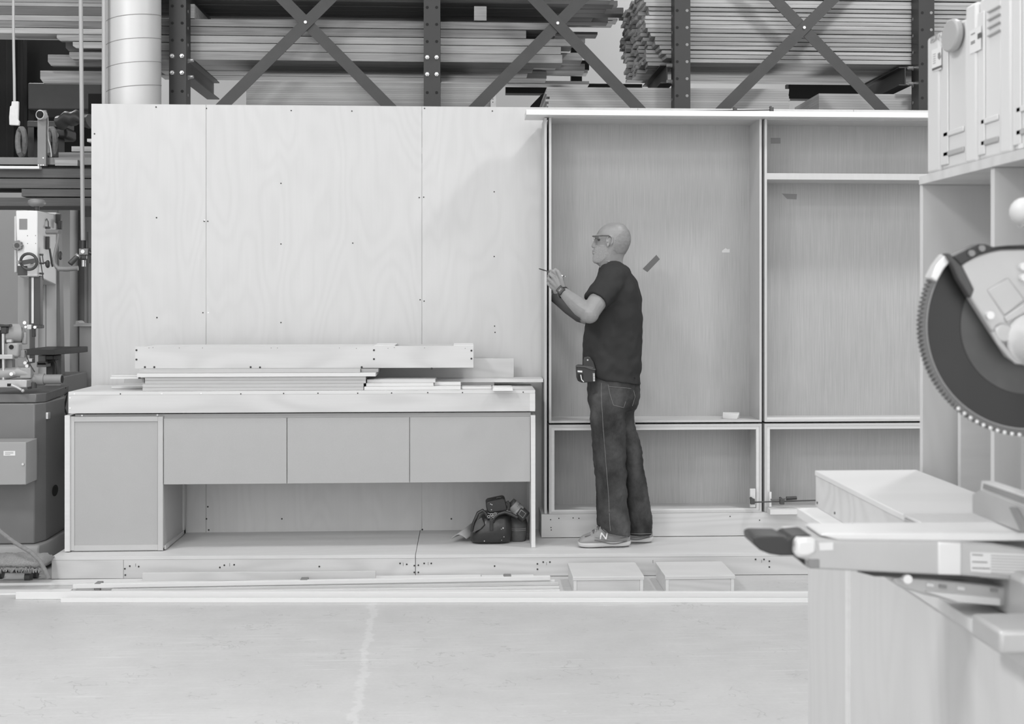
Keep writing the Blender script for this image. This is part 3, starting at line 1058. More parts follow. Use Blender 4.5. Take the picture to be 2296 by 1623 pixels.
pile(552, 1112, 184, 268, 8.0, .6, 20, 'thin plywood sheet in the wide pile left of the middle rack post, under the timbers', 'sheets in the wide left pile', 'sheet')
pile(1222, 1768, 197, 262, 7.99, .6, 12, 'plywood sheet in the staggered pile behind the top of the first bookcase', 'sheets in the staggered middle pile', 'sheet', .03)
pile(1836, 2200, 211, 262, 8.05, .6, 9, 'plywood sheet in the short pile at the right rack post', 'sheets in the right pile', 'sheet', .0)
# arms that carry the piles (hidden behind the partition)
for c in (409, 968, 1503, 2046):
    X = P(c, 140, YR).x
    z = zof(1500, 262, 7.99) - .03
    MB().box((X - .04, YR + .131, z - .13), (X + .04, 8.75, z)).build('arm', 'brace', rack)
# rear rack column with its foot plates
rb(1281, 82, 1305, 400, 8.95, .08).build('rear_column', 'hole', rack)
rb(1262, 135, 1321, 156, 8.9, .04).build('foot_plate', 'hole', rack)
rb(1134, 187, 1440, 210, 9.2, .1).build('rear_beam', 'hole', rack)
o = MB().prism(pp([(1190, 237), (1216, 210), (1228, 212), (1214, 237), (1196, 262), (1180, 262)], 8.9), (0, .06, 0)).build('rear_brace', 'hole', rack)
rb(1768, 187, 1940, 222, 9.2, .1).build('rear_beam', 'hole', rack)
o = rb(1100, 196, 1112, 262, 7.985, .012).build('pegged_strip', 'pine')
tag(o, 'narrow pale perforated strip at the right end of the wide sheet pile', 'strip')
for y in (215, 222, 229):
    dot(o, P(1105, y, 7.985), .003, 'hole')

# left-hand boards of the rack
lf = [(-250, 286, -12, 4.5, 'lumber'), (-250, 286, 5, 13, 'lumber'), (-250, 286, 13.5, 33, 'lumber_d'), (-250, 286, 33.5, 46, 'lumber'), (-250, 286, 46.5, 61, 'lumber'), (-250, 286, 62, 74.5, 'lumber_l')]
lw = ['uppermost dark board', 'second board down', 'wide dark board, third down', 'fourth board down', 'fifth board down', 'lowest pale board']
for (a, b, y0, y1, m), l in zip(lf, lw):
    loose('board', a, y0, b, y1, 7.99, .2, m, l + ' of the rack load at the top left corner', 'board', 'top left boards', bevel=.002)
lf = [(28, 230, 75.5, 85, 'lumber', 8.06, 'long board under the top left load with a slanted end'),
      (127, 291, 75, 92, 'lumber_l', 8.0, 'uppermost of the staggered board ends left of the duct'),
      (163, 291, 94, 108, 'lumber_l', 8.0, 'bright short board end second down left of the duct'),
      (147, 291, 94, 115, 'lumber_d', 8.12, 'dark board end behind the bright one left of the duct'),
      (155, 291, 117, 133, 'lumber', 8.0, 'grainy board end midway down left of the duct'),
      (107, 291, 123, 148, 'lumber', 8.1, 'wide board end protruding left, above the lowest one'),
      (90, 291, 159, 187, 'lumber_l', 8.15, 'lowest and longest board end protruding left of the duct')]
for a, b, y0, y1, m, Yq, l in lf:
    X0 = P(a, y0, Yq).x
    X1 = P(b, y0, Yq).x
    z0, z1 = zof(200, y1, Yq), zof(200, y0, Yq)
    o = MB().prism([(X0 + .02, Yq, z0), (X1, Yq, z0), (X1, Yq, z1), (X0, Yq, z1), (X0 - .0, Yq, z0 + (z1 - z0) * .35)], (0, .045, 0)).build('board', m, bevel=.002)
    tag(o, l, 'board', 'staggered board ends left of the duct')

# ================================================================ LEFT BACKGROUND
mb = MB()
zb_, zt_ = zof(0, 420, 9.5), zof(0, 60, 9.5)
prof = []
x = P(-400, 200, 9.5).x
xe = P(62, 200, 9.5).x
n = 90
for i in range(n + 1):
    xx = x + (xe - x) * i / n
    prof.append((xx, 9.5 + .025 * math.sin(i * .9) + .012 * math.sin(i * 2.3), zb_))
back = [(p[0], p[1] + .01, p[2]) for p in reversed(prof)]
mb.prism(prof + back, (0, 0, zt_ - zb_))
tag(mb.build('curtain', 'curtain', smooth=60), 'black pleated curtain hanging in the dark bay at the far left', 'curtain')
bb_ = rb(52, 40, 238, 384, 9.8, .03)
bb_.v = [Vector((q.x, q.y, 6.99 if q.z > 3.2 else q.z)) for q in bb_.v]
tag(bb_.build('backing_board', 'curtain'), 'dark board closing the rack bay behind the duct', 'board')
t = thing('tool_chest', 'dark grey steel chest in the rack bay left of the duct', 'chest', P(140, 245, 9.1))
rb(62, 186, 228, 246, 9.15, .4).build('body', 'darkgrey', t, bevel=.01)
rb(198, 210, 228, 262, 9.0, .14).build('side_box', 'hole', t)
for px_ in (70, 215):
    q = P(px_, 246, 9.2)
    MB().box((q.x - .02, 9.2, zof(100, 352, 8.02)), (q.x + .02, 9.24, q.z)).build('leg', 'hole', t)
loose('steel_shelf', -400, 352, 236, 368, 8.02, 1.42, 'midgrey', 'grey steel shelf edge of the left rack bay', 'shelf')
ZS = zof(100, 352, 8.02)
t = thing('bench_motor', 'dark machine head with a small round knob standing on the left rack shelf', 'machine', P(105, 352, 8.6))
Yq = 8.6
rb(60, 271, 146, 285, Yq, .2).build('table', 'darkgrey', t, bevel=.006)
rb(80, 285, 150, 310, Yq, .22).build('housing', 'black', t, bevel=.02)
MB().cyl(P(125, 303, Yq - .02), P(125, 303, Yq + .02), .02, .02, 16).build('knob', 'midgrey', t)
rb(62, 285, 76, 351, Yq, .12).build('pedestal', 'black', t)
rb(118, 309, 132, 351, Yq, .12).build('pedestal', 'black', t)
for c, l in ((48, 'loop of dark hose hanging in the bay behind the taped cord end'), (116, 'loop of dark hose beside the camera stand')):
    pts = []
    for i in range(15):
        a = i / 14 * 2 * math.pi
        pts.append(P(c + 8 * math.cos(a), 318 + 30 * math.sin(a), 8.45 + .03 * math.sin(a * 2)))
    tag(MB().tube(pts, .018, 8).build('hose', 'rope'), l, 'hose')
mb = MB()
rings = []
for i in range(11):
    px = 132 + i * 7
    yt = 262 - 9 * math.sin(i / 10 * math.pi) + 3 * math.sin(i * 1.7)
    c = P(px, yt + 12, 8.5)
    rings.append([c + Vector((0, .10 * math.cos(2 * math.pi * k / 16), .045 * math.sin(2 * math.pi * k / 16) + .006 * math.sin(k * .8 + i * .6))) for k in range(16)])
mb.loft(rings)
tag(mb.build('blanket', 'darkgrey', smooth=60), 'folded dark blanket on the machine in the left rack bay', 'blanket')
t = thing('camera_stand', 'small round camera on a flat grey upright standing on the rack shelf', 'camera stand', P(93, 372, 7.98))
rb(84, 258, 103, 372, 7.96, .03).build('upright', 'midgrey', t)
rb(90, 247, 103, 259, 7.965, .02).build('top_plate', 'midgrey', t)
c = P(89.5, 257, 7.93)
MB().cyl(c, c + Vector((.012, .035, 0)), .031, .028, 20).build('camera_ring', 'offwhite', t)
MB().cyl(c + Vector((-.002, -.012, 0)), c + Vector((.008, .01, 0)), .021, .024, 20).build('lens', 'hole', t)
screws(t, pp([(86.5, 370), (92, 370), (97, 370), (97, 354)], 7.96), .004, 'screwl')
pts = pp([(103, 258), (107, 260), (108, 275), (107, 295), (108, 312), (113, 328), (115, 345), (115, 352)], 7.99)
MB().tube(pts, .0035, 6).build('cable', 'tape', t)
zl = zof(100, 352, 8.02)
for (a, b, y0, y1, Yq, m, l) in ((160, 230, 328, 340, 8.1, 'lumber_l', 'topmost of the three blocks on the rack shelf beside the partition'),
                                 (131, 230, 341.5, 355.5, 8.08, 'lumber', 'middle of the three blocks on the rack shelf beside the partition'),
                                 (195, 230, 311, 318, 8.1, 'tape', 'small white block peeking past the partition edge above the rack shelf')):
    loose('block', a, y0, b, y1, Yq, .15, m, l, 'block', bevel=.002)
loose('block', 123, 358, 174, 371.5, 7.97, .045, 'lumber_l', 'pale block with a lengthwise groove at the front edge of the rack shelf', 'block', bevel=.002)
loose('sheet', -200, 371.5, 88, 377.5, 7.90, .045, 'trim', 'thin white sheet lying under the steel shelf at the far left', 'sheet')
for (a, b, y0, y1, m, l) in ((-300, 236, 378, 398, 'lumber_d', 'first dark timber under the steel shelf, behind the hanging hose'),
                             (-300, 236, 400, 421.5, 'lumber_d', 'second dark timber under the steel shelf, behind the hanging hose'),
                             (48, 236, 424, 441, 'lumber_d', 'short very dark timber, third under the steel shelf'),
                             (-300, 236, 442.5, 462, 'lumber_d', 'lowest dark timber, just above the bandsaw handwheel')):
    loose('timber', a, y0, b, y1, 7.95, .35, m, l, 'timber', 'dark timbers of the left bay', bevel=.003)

# spiral duct, conduit, hanging cord
t = thing('duct', 'thick pale spiral-seamed air duct rising behind the partition', 'duct', P(298, 235, 7.66))
cx_ = P(298.5, 120, 7.66).x
rd = .1635
MB().cyl((cx_, 7.66, .2), (cx_, 7.66, 7), rd, rd, 64).build('pipe', 'duct', t)
pts = []
pitch = .1405
z = 1.9
i = 0
while z < 3.6:
    a = -2 * math.pi * i / 40
    pts.append((cx_ + (rd + .0005) * math.sin(a) * -1, 7.66 - (rd + .0005) * math.cos(a), z))
    z += pitch / 40
    i += 1
MB().tube(pts, .0022, 5).build('spiral_seam', 'seam', t)
tag(MB().cyl(P(233, 100, 7.49) - Vector((0, 0, 2.5)), P(233, 100, 7.49) + Vector((0, 0, 3.6)), .0125, .0125, 12).add([], []).build('conduit', 'pipe'), 'thin steel conduit just left of the thick duct', 'conduit')
t = thing('hanging_hose', 'long slender grey hose drop with black fittings, hanging from the ceiling left of the partition', 'hose', P(187, 598, 7.56))
a, b = P(181, 0, 7.56), P(186.5, 600, 7.56)
d = (a - b).normalized()
MB().tube([b + d * .1, a + d * 4.2], .0125, 12).build('hose', 'pipe', t)
Yq = 7.55
MB().cyl(P(186.5, 539, Yq), P(186.5, 558, Yq), .0205, .0205, 16).build('coupling', 'black', t)
rb(176.5, 557, 197.5, 571.5, Yq - .02, .045).build('valve_block', 'midgrey', t, bevel=.004)
q = P(186, 564, Yq - .02)
MB().cyl(q, q + Vector((0, -.006, 0)), .0115, .0115, 14).build('cap_screw', 'white', t)
rb(182, 571.5, 192.5, 581, Yq - .016, .032).build('lower_block', 'black', t, bevel=.003)
MB().cyl(P(187.5, 583, Yq), P(187.5, 597.5, Yq), .0115, .0115, 14).build('nozzle', 'bolt', t)
MB().cyl(P(187.5, 580, Yq), P(187.5, 584, Yq), .006, .006, 10).build('stem', 'black', t)
MB().cyl(P(175, 573.5, Yq - .01), P(157, 591.5, Yq - .04), .0155, .0165, 16).build('side_nozzle', 'darkgrey', t)
MB().cyl(P(176.5, 571.5, Yq - .01), P(172.5, 576, Yq - .01), .0175, .0175, 16).build('collar', 'bolt', t)
MB().cyl(P(197, 566, Yq), P(206, 568, Yq), .012, .012, 12).build('tee', 'black', t)
MB().cyl(P(200, 556, Yq), P(200, 590, Yq), .008, .008, 12).build('side_tube', 'darkgrey', t)
t = thing('cord', 'grey hanging cord with its end wrapped in pale tape, at the far left', 'cord', P(32, 281, 7.2))
pts = pp([(29, -20), (30, 60), (31, 130), (32, 180), (32.5, 232)], 7.2)
pts[0].z = 6.9
MB().tube(pts, .0075, 10).build('cord', 'pipe', t)
MB().prism(pp([(26, 227), (41, 227), (40, 268), (43, 272), (42, 281), (20.5, 280), (20, 262), (22, 238), (25, 237)], 7.19), (0, .02, 0)).build('taped_end', 'tape', t, bevel=.003)

# far lockers and door
t = thing('locker', 'tall pale steel locker cabinet behind the bandsaw', 'locker', P(110, 900, 9.0))
X0, X1 = P(60, 600, 9.0).x, P(157.5, 600, 9.0).x + .028
MB().box((X0, 9.0, 0), (X1 - .03, 9.19, zof(110, 463, 9.0))).build('body', 'locker', t, bevel=.003)
xm_ = P(130, 600, 9.0).x
MB().box((xm_ - .0015, 8.998, .05), (xm_ + .0015, 9.01, zof(110, 468, 9.0))).build('door_seam', 'midgrey', t)
t = thing('cabinet', 'tall mid-grey cabinet between the pale locker and the partition', 'cabinet', P(185, 900, 9.3))
X0, X1 = P(158.5, 600, 9.2).x + .0, P(240, 600, 9.2).x
MB().box((X0, 9.2, 0), (X1, 9.6, zof(180, 470, 9.2))).build('body', 'locker_d', t)
MB().box((P(190, 600, 9.2).x, 9.185, 0), (P(236, 600, 9.2).x, 9.2, zof(200, 486, 9.2))).build('door', 'machine_l', t, bevel=.003)
MB().box((P(196, 600, 9.2).x, 9.18, .3), (P(199, 600, 9.2).x, 9.185, zof(200, 520, 9.2))).build('door_moulding', 'locker_d', t)
t = thing('side_table', 'small white table behind the left end of the desk, paper on it', 'table', P(188, 900, 8.3))
rb(165, 727.5, 232, 731.5, 8.3, .5).build('tabletop', 'offwhite', t)
X0 = P(177, 800, 8.32).x
MB().box((X0, 8.33, 0), (P(232, 800, 8.33).x, 8.75, zof(188, 731.6, 8.33))).build('cabinet', 'locker', t)
mb = MB().prism(pp([(169, 727.3), (170, 719), (174, 720), (178, 724.5), (190, 726), (204, 725), (204, 727.3)], 8.35), (0, .12, 0))
tag(mb.build('crumpled_paper', 'paper'), 'crumpled white paper on the small table behind the desk', 'paper')

# ================================================================ LEFT MACHINES
# bandsaw, seen from its narrow side
YS = 7.6
bs = thing('bandsaw', 'white and grey upright bandsaw with handwheel and knobs, left of the partition', 'bandsaw', P(90, 900, 7.7))
bs.location.z = 0
WL[bs.name].z = 0
zt_, zb_ = zof(60, 472, YS), zof(60, 619, YS)
X0, X1 = P(35, 540, YS).x, P(84, 540, YS).x
MB().hexa([(X0 + .012, YS, zb_), (X1, YS, zb_), (X1, YS + .34, zb_ - .05), (X0 + .012, YS + .34, zb_ - .05)],
          [(X0, YS, zt_), (X1, YS, zt_), (X1, YS + .34, zt_), (X0, YS + .34, zt_)]).build('wheel_housing', 'white', bs, bevel=.006)
MB().box((X0 - .018, YS + .02, zb_ + .02), (X0 - .001, YS + .3, zt_ - .03)).build('housing_door', 'offwhite', bs, bevel=.008)
rb(43, 490.5, 61, 514.5, YS - .002, .002).build('window', 'midgrey', bs)
rb(39.5, 596, 61, 617.5, YS - .003, .003).build('rating_plate', 'darkgrey', bs, bevel=.004)
screws(bs, pp([(61.8, 528.5), (79.8, 528.2), (62, 545.7), (80, 545.5)], YS), .0022, 'screwd')


def wheel(c, R0, r, m, parent, spokes=1):
    w_ = MB().torus(c, (0, 1, .1), R0, r).build('handwheel', m, parent)
    MB().box((c.x - R0, c.y - .006, c.z - .013), (c.x + R0, c.y + .006, c.z + .013)).xform(
        Matrix.Translation(c) @ Matrix.Rotation(R(-10), 4, 'Y') @ Matrix.Translation(-c)).build('spoke', m, w_)
    MB().cyl(c + Vector((-R0, -.05, -.005)), c + Vector((-R0, 0, -.005)), .010, .008, 12).build('crank_knob', 'midgrey', w_)
    MB().cyl(c, c + Vector((0, .05, 0)), .012, .012, 12).build('hub', m, w_)


wheel(P(64.6, 586.4, YS - .05), .047, .0085, 'darkgrey', bs)
c = P(38, 550, YS - .03)
mb = MB()
pts = [c + Vector((math.cos(a) * (.028 + .003 * math.cos(a * 9)), 0, math.sin(a) * (.028 + .003 * math.cos(a * 9)))) for a in [i * 2 * math.pi / 72 for i in range(72)]]
mb.prism(pts, (0, .026, 0))
k = mb.build('star_knob', 'midgrey', bs, bevel=.004)
MB().cyl(c - Vector((0, .004, 0)), c, .014, .014, 18).build('knob_cap', 'darkgrey', k)
c = P(82.5, 453.5, YS + .12)
prof = [(0, -.026), (.030, -.026), (.048, -.016), (.053, -.004), (.050, .010), (.038, .017), (0, .019)]
rings = [[c + Vector((max(q[0], .001) * math.cos(2 * math.pi * i / 28), max(q[0], .001) * math.sin(2 * math.pi * i / 28), q[1])) for i in range(28)] for q in prof]
k = MB().loft(rings).build('tension_wheel', 'midgrey', bs, smooth=50)
MB().cyl(c + Vector((0, 0, -.05)), c + Vector((0, 0, -.02)), .015, .017, 14).build('stem', 'darkgrey', k)
# spine and lower body behind
X0, X1 = P(85, 700, 7.95).x, P(126.5, 700, 7.95).x
MB().box((X0, 7.95, .3), (X1, 8.03, zof(100, 476, 7.95))).build('spine', 'offwhite', bs, bevel=.006)
X2, X3 = P(127, 700, 7.96).x, P(138, 700, 7.96).x
MB().hexa([(X2, 7.96, .3), (X3 + .012, 7.96, .3), (X3 + .012, 8.03, .3), (X2, 8.03, .3)],
          [(X2, 7.96, 2.0), (X2 + .010, 7.96, 2.0), (X2 + .010, 8.03, 2.0), (X2, 8.03, 2.0)]).build('spine_shaded_side', 'midgrey', bs)  # shaded flank of the spine, its shade put into a darker grey
rb(40, 618, 66, 815, 7.78, .1).build('side_column', 'machine_l', bs)
rb(64.5, 618, 90, 729, YS + .03, .05).build('guide_post', 'darkgrey', bs, bevel=.002)
rb(70.5, 622, 75.5, 725, YS + .025, .004).build('scale_strip', 'label', bs)
rb(88, 636, 96, 675, 7.94, .008).build('label_plate', 'label', bs)
rb(102, 625, 103.5, 780, 7.948, .003).build('seam', 'midgrey', bs)
rb(70, 729, 93, 736, YS + .01, .05).build('guide_block', 'darkgrey', bs, bevel=.002)
rb(71, 737, 78.5, 755, YS + .01, .02).build('guide_foot', 'black', bs, bevel=.002)
rb(60, 728, 70, 738, YS, .03).build('guide_bracket', 'label', bs, bevel=.002)
for q, r_ in (((55, 723.5), .0105), ((78, 733.5), .009), ((57, 733), .007)):
    c = P(*q, YS - .01)
    MB().cyl(c, c + Vector((0, .02, 0)), r_, r_, 16).build('guide_bearing', 'screwl', bs)
# lever, rods, knobs on the right flank
lv = MB().tube([P(134, 514 + 6, 7.62), P(105, 520, 7.66)], .0145, 14).build('grip', 'midgrey', bs)
MB().tube(pp([(131.5, 524), (130, 540), (125, 560), (121, 578), (122, 590), (127, 599), (136, 602.5)], 7.62), [.009, .009, .0095, .010, .011, .0125, .014], 12).build('lever', 'midgrey', bs)
MB().tube(pp([(130, 602.5), (150, 603), (175, 601)], 7.61), .0155, 14).build('lever_grip', 'midgrey', bs)
for q, sz in (((135.5, 573), (.011, .02, .027)), ((107, 592), (.014, .02, .024))):
    MB().ball(P(*q, 7.66), sz).build('side_knob', 'darkgrey', bs)
rb(124, 480, 135, 500, 7.93, .02).build('latch', 'black', bs)
rb(129, 495, 137, 514, 7.9, .03).build('latch', 'black', bs, bevel=.004)
MB().tube(pp([(101.5, 508), (102, 497), (105, 490), (108, 497), (108.5, 508)], 7.75), .0035, 8).build('yoke', 'darkgrey', bs)
rb(101, 508, 111, 513, 7.74, .02).build('yoke_clip', 'darkgrey', bs)
rb(101.5, 530, 110, 559, 7.74, .02).build('tensioner', 'darkgrey', bs, bevel=.003)
MB().tube(pp([(111, 557), (114, 575), (116, 590), (118, 598)], 7.70), .006, 8).build('link', 'black', bs)
MB().tube(pp([(88.5, 572), (92, 592), (95, 612), (97, 628)], 7.64), .003, 6).build('rod', 'darkgrey', bs)
MB().tube(pp([(95, 572), (97, 588)], 7.64), .003, 6).build('rod', 'darkgrey', bs)
for q in ((92, 570.5), (93, 590), (93, 613)):
    MB().tube([P(q[0] - 4, q[1], 7.64), P(q[0] + 5, q[1] + .5, 7.64)], .006, 10).build('rod_joint', 'darkgrey', bs)
MB().tube(pp([(95, 590.5), (104, 588)], 7.64), .0055, 8).build('knob_shaft', 'darkgrey', bs)
# table
z = zof(100, 783, 7.5)
zt_ = z
plan = [(P(53, 778, 7.5).x, 7.50), (P(122, 782, 7.5).x, 7.50), (P(171, 776, 7.72).x, 7.80), (P(171, 776, 7.72).x + .01, 7.92), (P(53, 778, 7.5).x, 7.92)]
MB().prism([(p[0], p[1], zt_ - .034) for p in plan], (0, 0, .034)).build('table', 'steel', bs, bevel=.002, smooth=20)
rb(85, 797, 103, 812, 7.7, .12).build('trunnion', 'midgrey', bs, bevel=.004)
rb(102, 797, 120, 807, 7.68, .15).build('trunnion', 'black', bs, bevel=.004)
MB().tube(pp([(104, 808), (110, 812), (120, 808), (124, 815), (125, 842)], 7.7), .010, 10).build('table_crank', 'black', bs)
rb(103, 808, 120, 845, 7.75, .1).build('trunnion_post', 'darkgrey', bs, bevel=.006)
rb(82, 811, 104, 823, 7.66, .08).build('guide_case', 'midgrey', bs, bevel=.002)
rb(84, 813, 102, 818, 7.655, .006).build('slot', 'hole', bs)
rb(40, 806, 62, 822, 7.72, .05).build('lower_guide', 'machine_l', bs, bevel=.002)
rb(60, 804, 72, 811, 7.66, .03).build('guide_bracket', 'label', bs, bevel=.001)
for q in ((56, 813.5), (60, 820.5)):
    c = P(*q, 7.64)
    MB().cyl(c, c + Vector((0, .02, 0)), .010, .010, 16).build('guide_bearing', 'screwl', bs)
X0, X1 = P(30, 900, 7.65).x, P(128, 900, 7.65).x
MB().box((X0, 7.72, 0), (X1, 8.25, zof(80, 845, 7.72))).build('lower_housing', 'machine_l', bs, bevel=.006)

# shaper / feeder machine at the lower left
sh = thing('shaper', 'heavy grey machine cabinet with an iron table and a small electric box', 'machine', (-2.7, 7.1, 0))
zt = .968
g1 = G(93, 883, zt)
g2 = G(154, 864, zt)
xl_, xr_ = -3.3, g1.x
zlow = zof(60, 903, g1.y)
MB().prism([(xl_, g1.y, zlow), (xr_ - .03, g1.y, zlow), (xr_ + .005, g1.y + .06, zlow), (g2.x, g2.y, zlow), (xl_, g2.y, zlow)], (0, 0, zt - zlow)).build('iron_table', 'castiron', sh, bevel=.004, smooth=20)
f0 = 6.93
xa = P(77, 1050, f0).x
X1_ = P(103, 1050, 7.02).x
x3 = P(145, 1050, 7.36).x
zb0 = .155
MB().prism([(xl_, f0, zb0), (xa, f0, zb0), (X1_, 7.02, zb0), (x3, 7.36, zb0), (x3 - .02, 7.42, zb0), (xl_, 7.42, zb0)], (0, 0, zlow - zb0 - .002)).build('body', 'machine', sh, bevel=.006, smooth=20)
rings = []
for z_, gr in ((0.02, .0), (.13, .0), (.153, -.012)):
    q = .035 + gr
    rings.append([(xl_, f0 - q, z_), (xa - .02, f0 - q, z_), (xa + .03, f0 - q + .01, z_), (X1_ + q * .6, 7.0, z_), (x3 + q, 7.34, z_), (x3 + q, 7.43, z_), (xl_, 7.43, z_)])
MB().loft(rings).build('base', 'machine_l', sh, bevel=.008, smooth=30)
eb = rb(-60, 991.5, 58, 1087, 6.72, .17).build('electric_box', 'machine_l', sh, bevel=.003)
rb(-60, 988.5, 66, 1084, 6.80, .13).build('box_back', 'midgrey', sh, bevel=.003)
lb_ = rb(8, 1011, 34, 1021.5, 6.7185, .0015).build('label', 'label', eb)
for y in (1013.5, 1016, 1018.5):
    rb(11, y, 30 if y < 1018 else 23, y + .8, 6.7178, .0006).build('label_line', 'labelg', lb_)
c = P(52.5, 1040, 6.72)
MB().cyl(c, c + Vector((0, -.01, 0)), .006, .006, 12).build('latch', 'bolt', eb)
nrm = Vector((1, 0, 0))
c = XP(118, 1102, X1_ - .002)
MB().ball(c + Vector((.001, .04, 0)), (.006, .05, .032)).build('oval_opening', 'hole', sh)
q = P(108, 932, 7.03)
MB().box((X1_ - .03, 7.02, q.z - .018), (X1_ + .012, 7.06, q.z + .018)).build('catch_plate', 'bolt', sh, bevel=.002)
# power feeder on the table
pf = thing('power_feeder', 'grey cast power feeder with vertical threaded post and ball crank on the iron table', 'power feeder', P(30, 868, 6.95))
pf.location.z = zt
WL[pf.name].z = zt
Yf = 7.0
MB().cyl(P(7, 748, Yf), P(8, 866, Yf), .0085, .0085, 14).build('threaded_post', 'bolt', pf)
MB().cyl(P(-4, 740, Yf + .02), P(-4, 868, Yf + .02), .020, .020, 14).build('column', 'darkgrey', pf)
rb(-8, 727, 21, 733, Yf - .02, .05).build('top_knob', 'black', pf, bevel=.004)
rb(1, 733, 14.5, 748, Yf - .015, .04).build('knob_hub', 'black', pf, bevel=.004)
MB().cyl(P(6, 748, Yf + .05), P(44, 748, Yf + .10), .055, .055, 24).build('motor', 'machine_l', pf, bevel=.006)
MB().cyl(P(41, 751, Yf + .10), P(56, 757, Yf + .12), .050, .028, 20).build('motor_end', 'midgrey', pf, bevel=.004)
gb = rb(13.5, 769, 41, 800, Yf - .01, .07).build('gearbox', 'machine_l', pf, bevel=.010)
c = P(25.5, 778, Yf - .011)
MB().cyl(c, c + Vector((0, -.003, 0)), .0125, .0125, 20).build('bore', 'hole', gb)
rb(14, 761, 26, 768, Yf, .03).build('cap', 'alu', pf, bevel=.002)
rb(-20, 795, 28, 805, Yf - .03, .09).build('crossarm', 'alu', pf, bevel=.003)
rb(41, 785, 55, 802, Yf + .02, .04).build('lug', 'midgrey', pf, bevel=.003)
rb(48, 745, 58, 772, Yf + .08, .03).build('bracket', 'machine_l', pf, bevel=.006)
rb(8, 806, 27, 835, Yf + .03, .05).build('lower_column', 'midgrey', pf, bevel=.003)
MB().tube(pp([(-20, 836), (10, 838), (40, 834), (68, 838)], Yf + .02), [.03, .034, .028, .02], 14).build('swivel_casting', 'machine_l', pf)
c = P(25, 838.5, Yf - .04)
MB().cyl(c, c + Vector((0, .04, 0)), .0095, .013, 16).build('lock_nut', 'screwl', pf)
rb(-20, 852, 60, 869, Yf - .06, .16).build('base_plate', 'alu', pf, bevel=.004)
rb(16, 860, 24, 866, Yf - .064, .004).build('slot', 'hole', pf)
rb(44, 825, 69, 848, Yf + .0, .05).build('yoke', 'machine_l', pf, bevel=.004)
rb(61, 850, 68, 872, Yf + .0, .06).build('yoke_leg', 'darkgrey', pf, bevel=.003)
MB().cyl(P(71, 851, Yf + .05), P(100, 850.5, Yf + .05), .0325, .0325, 26).build('sleeve', 'midgrey', pf)
tb = MB().cyl(P(100, 850.5, Yf + .05), P(139, 850, Yf + .05), .027, .027, 26).build('arm_tube', 'midgrey', pf)
c = P(139.2, 850, Yf + .05)
MB().cyl(c, c + Vector((.002, 0, 0)), .0215, .0215, 20).build('tube_bore', 'hole', tb)
MB().cyl(P(74, 857, Yf + .03), P(74, 870, Yf + .03), .02, .02, 14).build('pedestal', 'darkgrey', pf)
MB().tube(pp([(26, 863), (38, 868), (48, 874)], Yf - .09), [.010, .0075, .006], 10).build('crank_arm', 'alu', pf)
MB().ball(P(51, 876, Yf - .09), .0095).build('crank_ball', 'alu', pf)
MB().tube(pp([(57, 786), (60, 800), (66, 815), (74, 828), (78, 834)], Yf + .0), .0035, 8).build('cable', 'black', pf)
# cluttered leads behind the shaper
tag(MB().tube(pp([(147, 868), (142, 876), (146, 886), (151, 880), (148, 898), (144, 915), (150, 930)], 7.53), .006, 8).build('cable', 'black'), 'black cable hanging in the gap between the iron table and the desk', 'cable')
for i, (a, b, y0, y1) in enumerate(((139, 152, 938, 946), (139, 152, 948, 953), (139, 152, 956, 963), (139, 152, 966, 985), (140, 152, 1012, 1060))):
    loose('crate', a, y0, b + 20, y1, 7.50, .3, 'darkgrey' if i < 4 else 'machine_l', ['topmost', 'second', 'third', 'fourth', 'lowest, palest'][i] + ' item of the pile in the gap left of the desk', 'crate', 'pile in the gap', bevel=.003)
# dolly with a carpet pad, hoses
dl = thing('furniture_dolly', 'low dolly with a shaggy carpet pad and casters in front of the machine cabinet', 'dolly', G(40, 1296, 0))
mb = MB()
rings = []
for i in range(26):
    px = -30 + i * 5
    c = P(px, 1264, 6.55)
    rad = .052 if i < 24 else (.04 if i == 24 else .02)
    rings.append([c + Vector((random.uniform(-.004, .004), .10 * math.cos(2 * math.pi * k / 20) + .09, rad * .62 * math.sin(2 * math.pi * k / 20) + random.uniform(-.005, .005))) for k in range(20)])
mb.loft(rings).build('carpet_pad', 'brush', dl, smooth=80)
random.seed(11)
fr = MB()
for i in range(70):
    px = -20 + i * 1.7
    a = P(px, 1274 + random.uniform(-3, 2), 6.545)
    fr.tube([a, a + Vector((random.uniform(-.006, .006), -.004, -.012 - random.random() * .012))], [.003, .0012], 5)
o_ = fr.build('carpet_fringe', 'brush', dl)
o_['kind'] = 'stuff'
for px in (64, -15):
    c = P(px, 1288, 6.69)
    MB().cyl(Vector((c.x - .014, c.y, .028)), Vector((c.x + .014, c.y, .028)), .028, .028, 18).build('caster', 'darkgrey', dl)
    MB().box((c.x - .02, c.y - .02, .05), (c.x + .02, c.y + .02, .075)).build('caster_fork', 'midgrey', dl)
    c2 = Vector((c.x, c.y + .1, .028))
    MB().cyl(c2 + Vector((-.014, 0, 0)), c2 + Vector((.014, 0, 0)), .028, .028, 18).build('caster', 'darkgrey', dl)
tag(MB().tube(pp([(-30, 1160), (0, 1191), (20, 1207), (42, 1222), (68, 1237), (88, 1256), (100, 1276), (109, 1296)], 6.47), .0105, 10).build('hose', 'rope'), 'thin grey hose slanting down across the dolly to the platform corner', 'hose')
tag(MB().tube([P(143, 1186, 7.46), P(134, 1196, 7.46), P(129, 1212, 7.47), P(126, 1232, 7.49), Vector((P(124, 1240, 7.5).x, 7.50, .016))], .013, 10).build('hose', 'rope'), 'thicker curved hose behind the base of the machine cabinet beside the desk', 'hose')

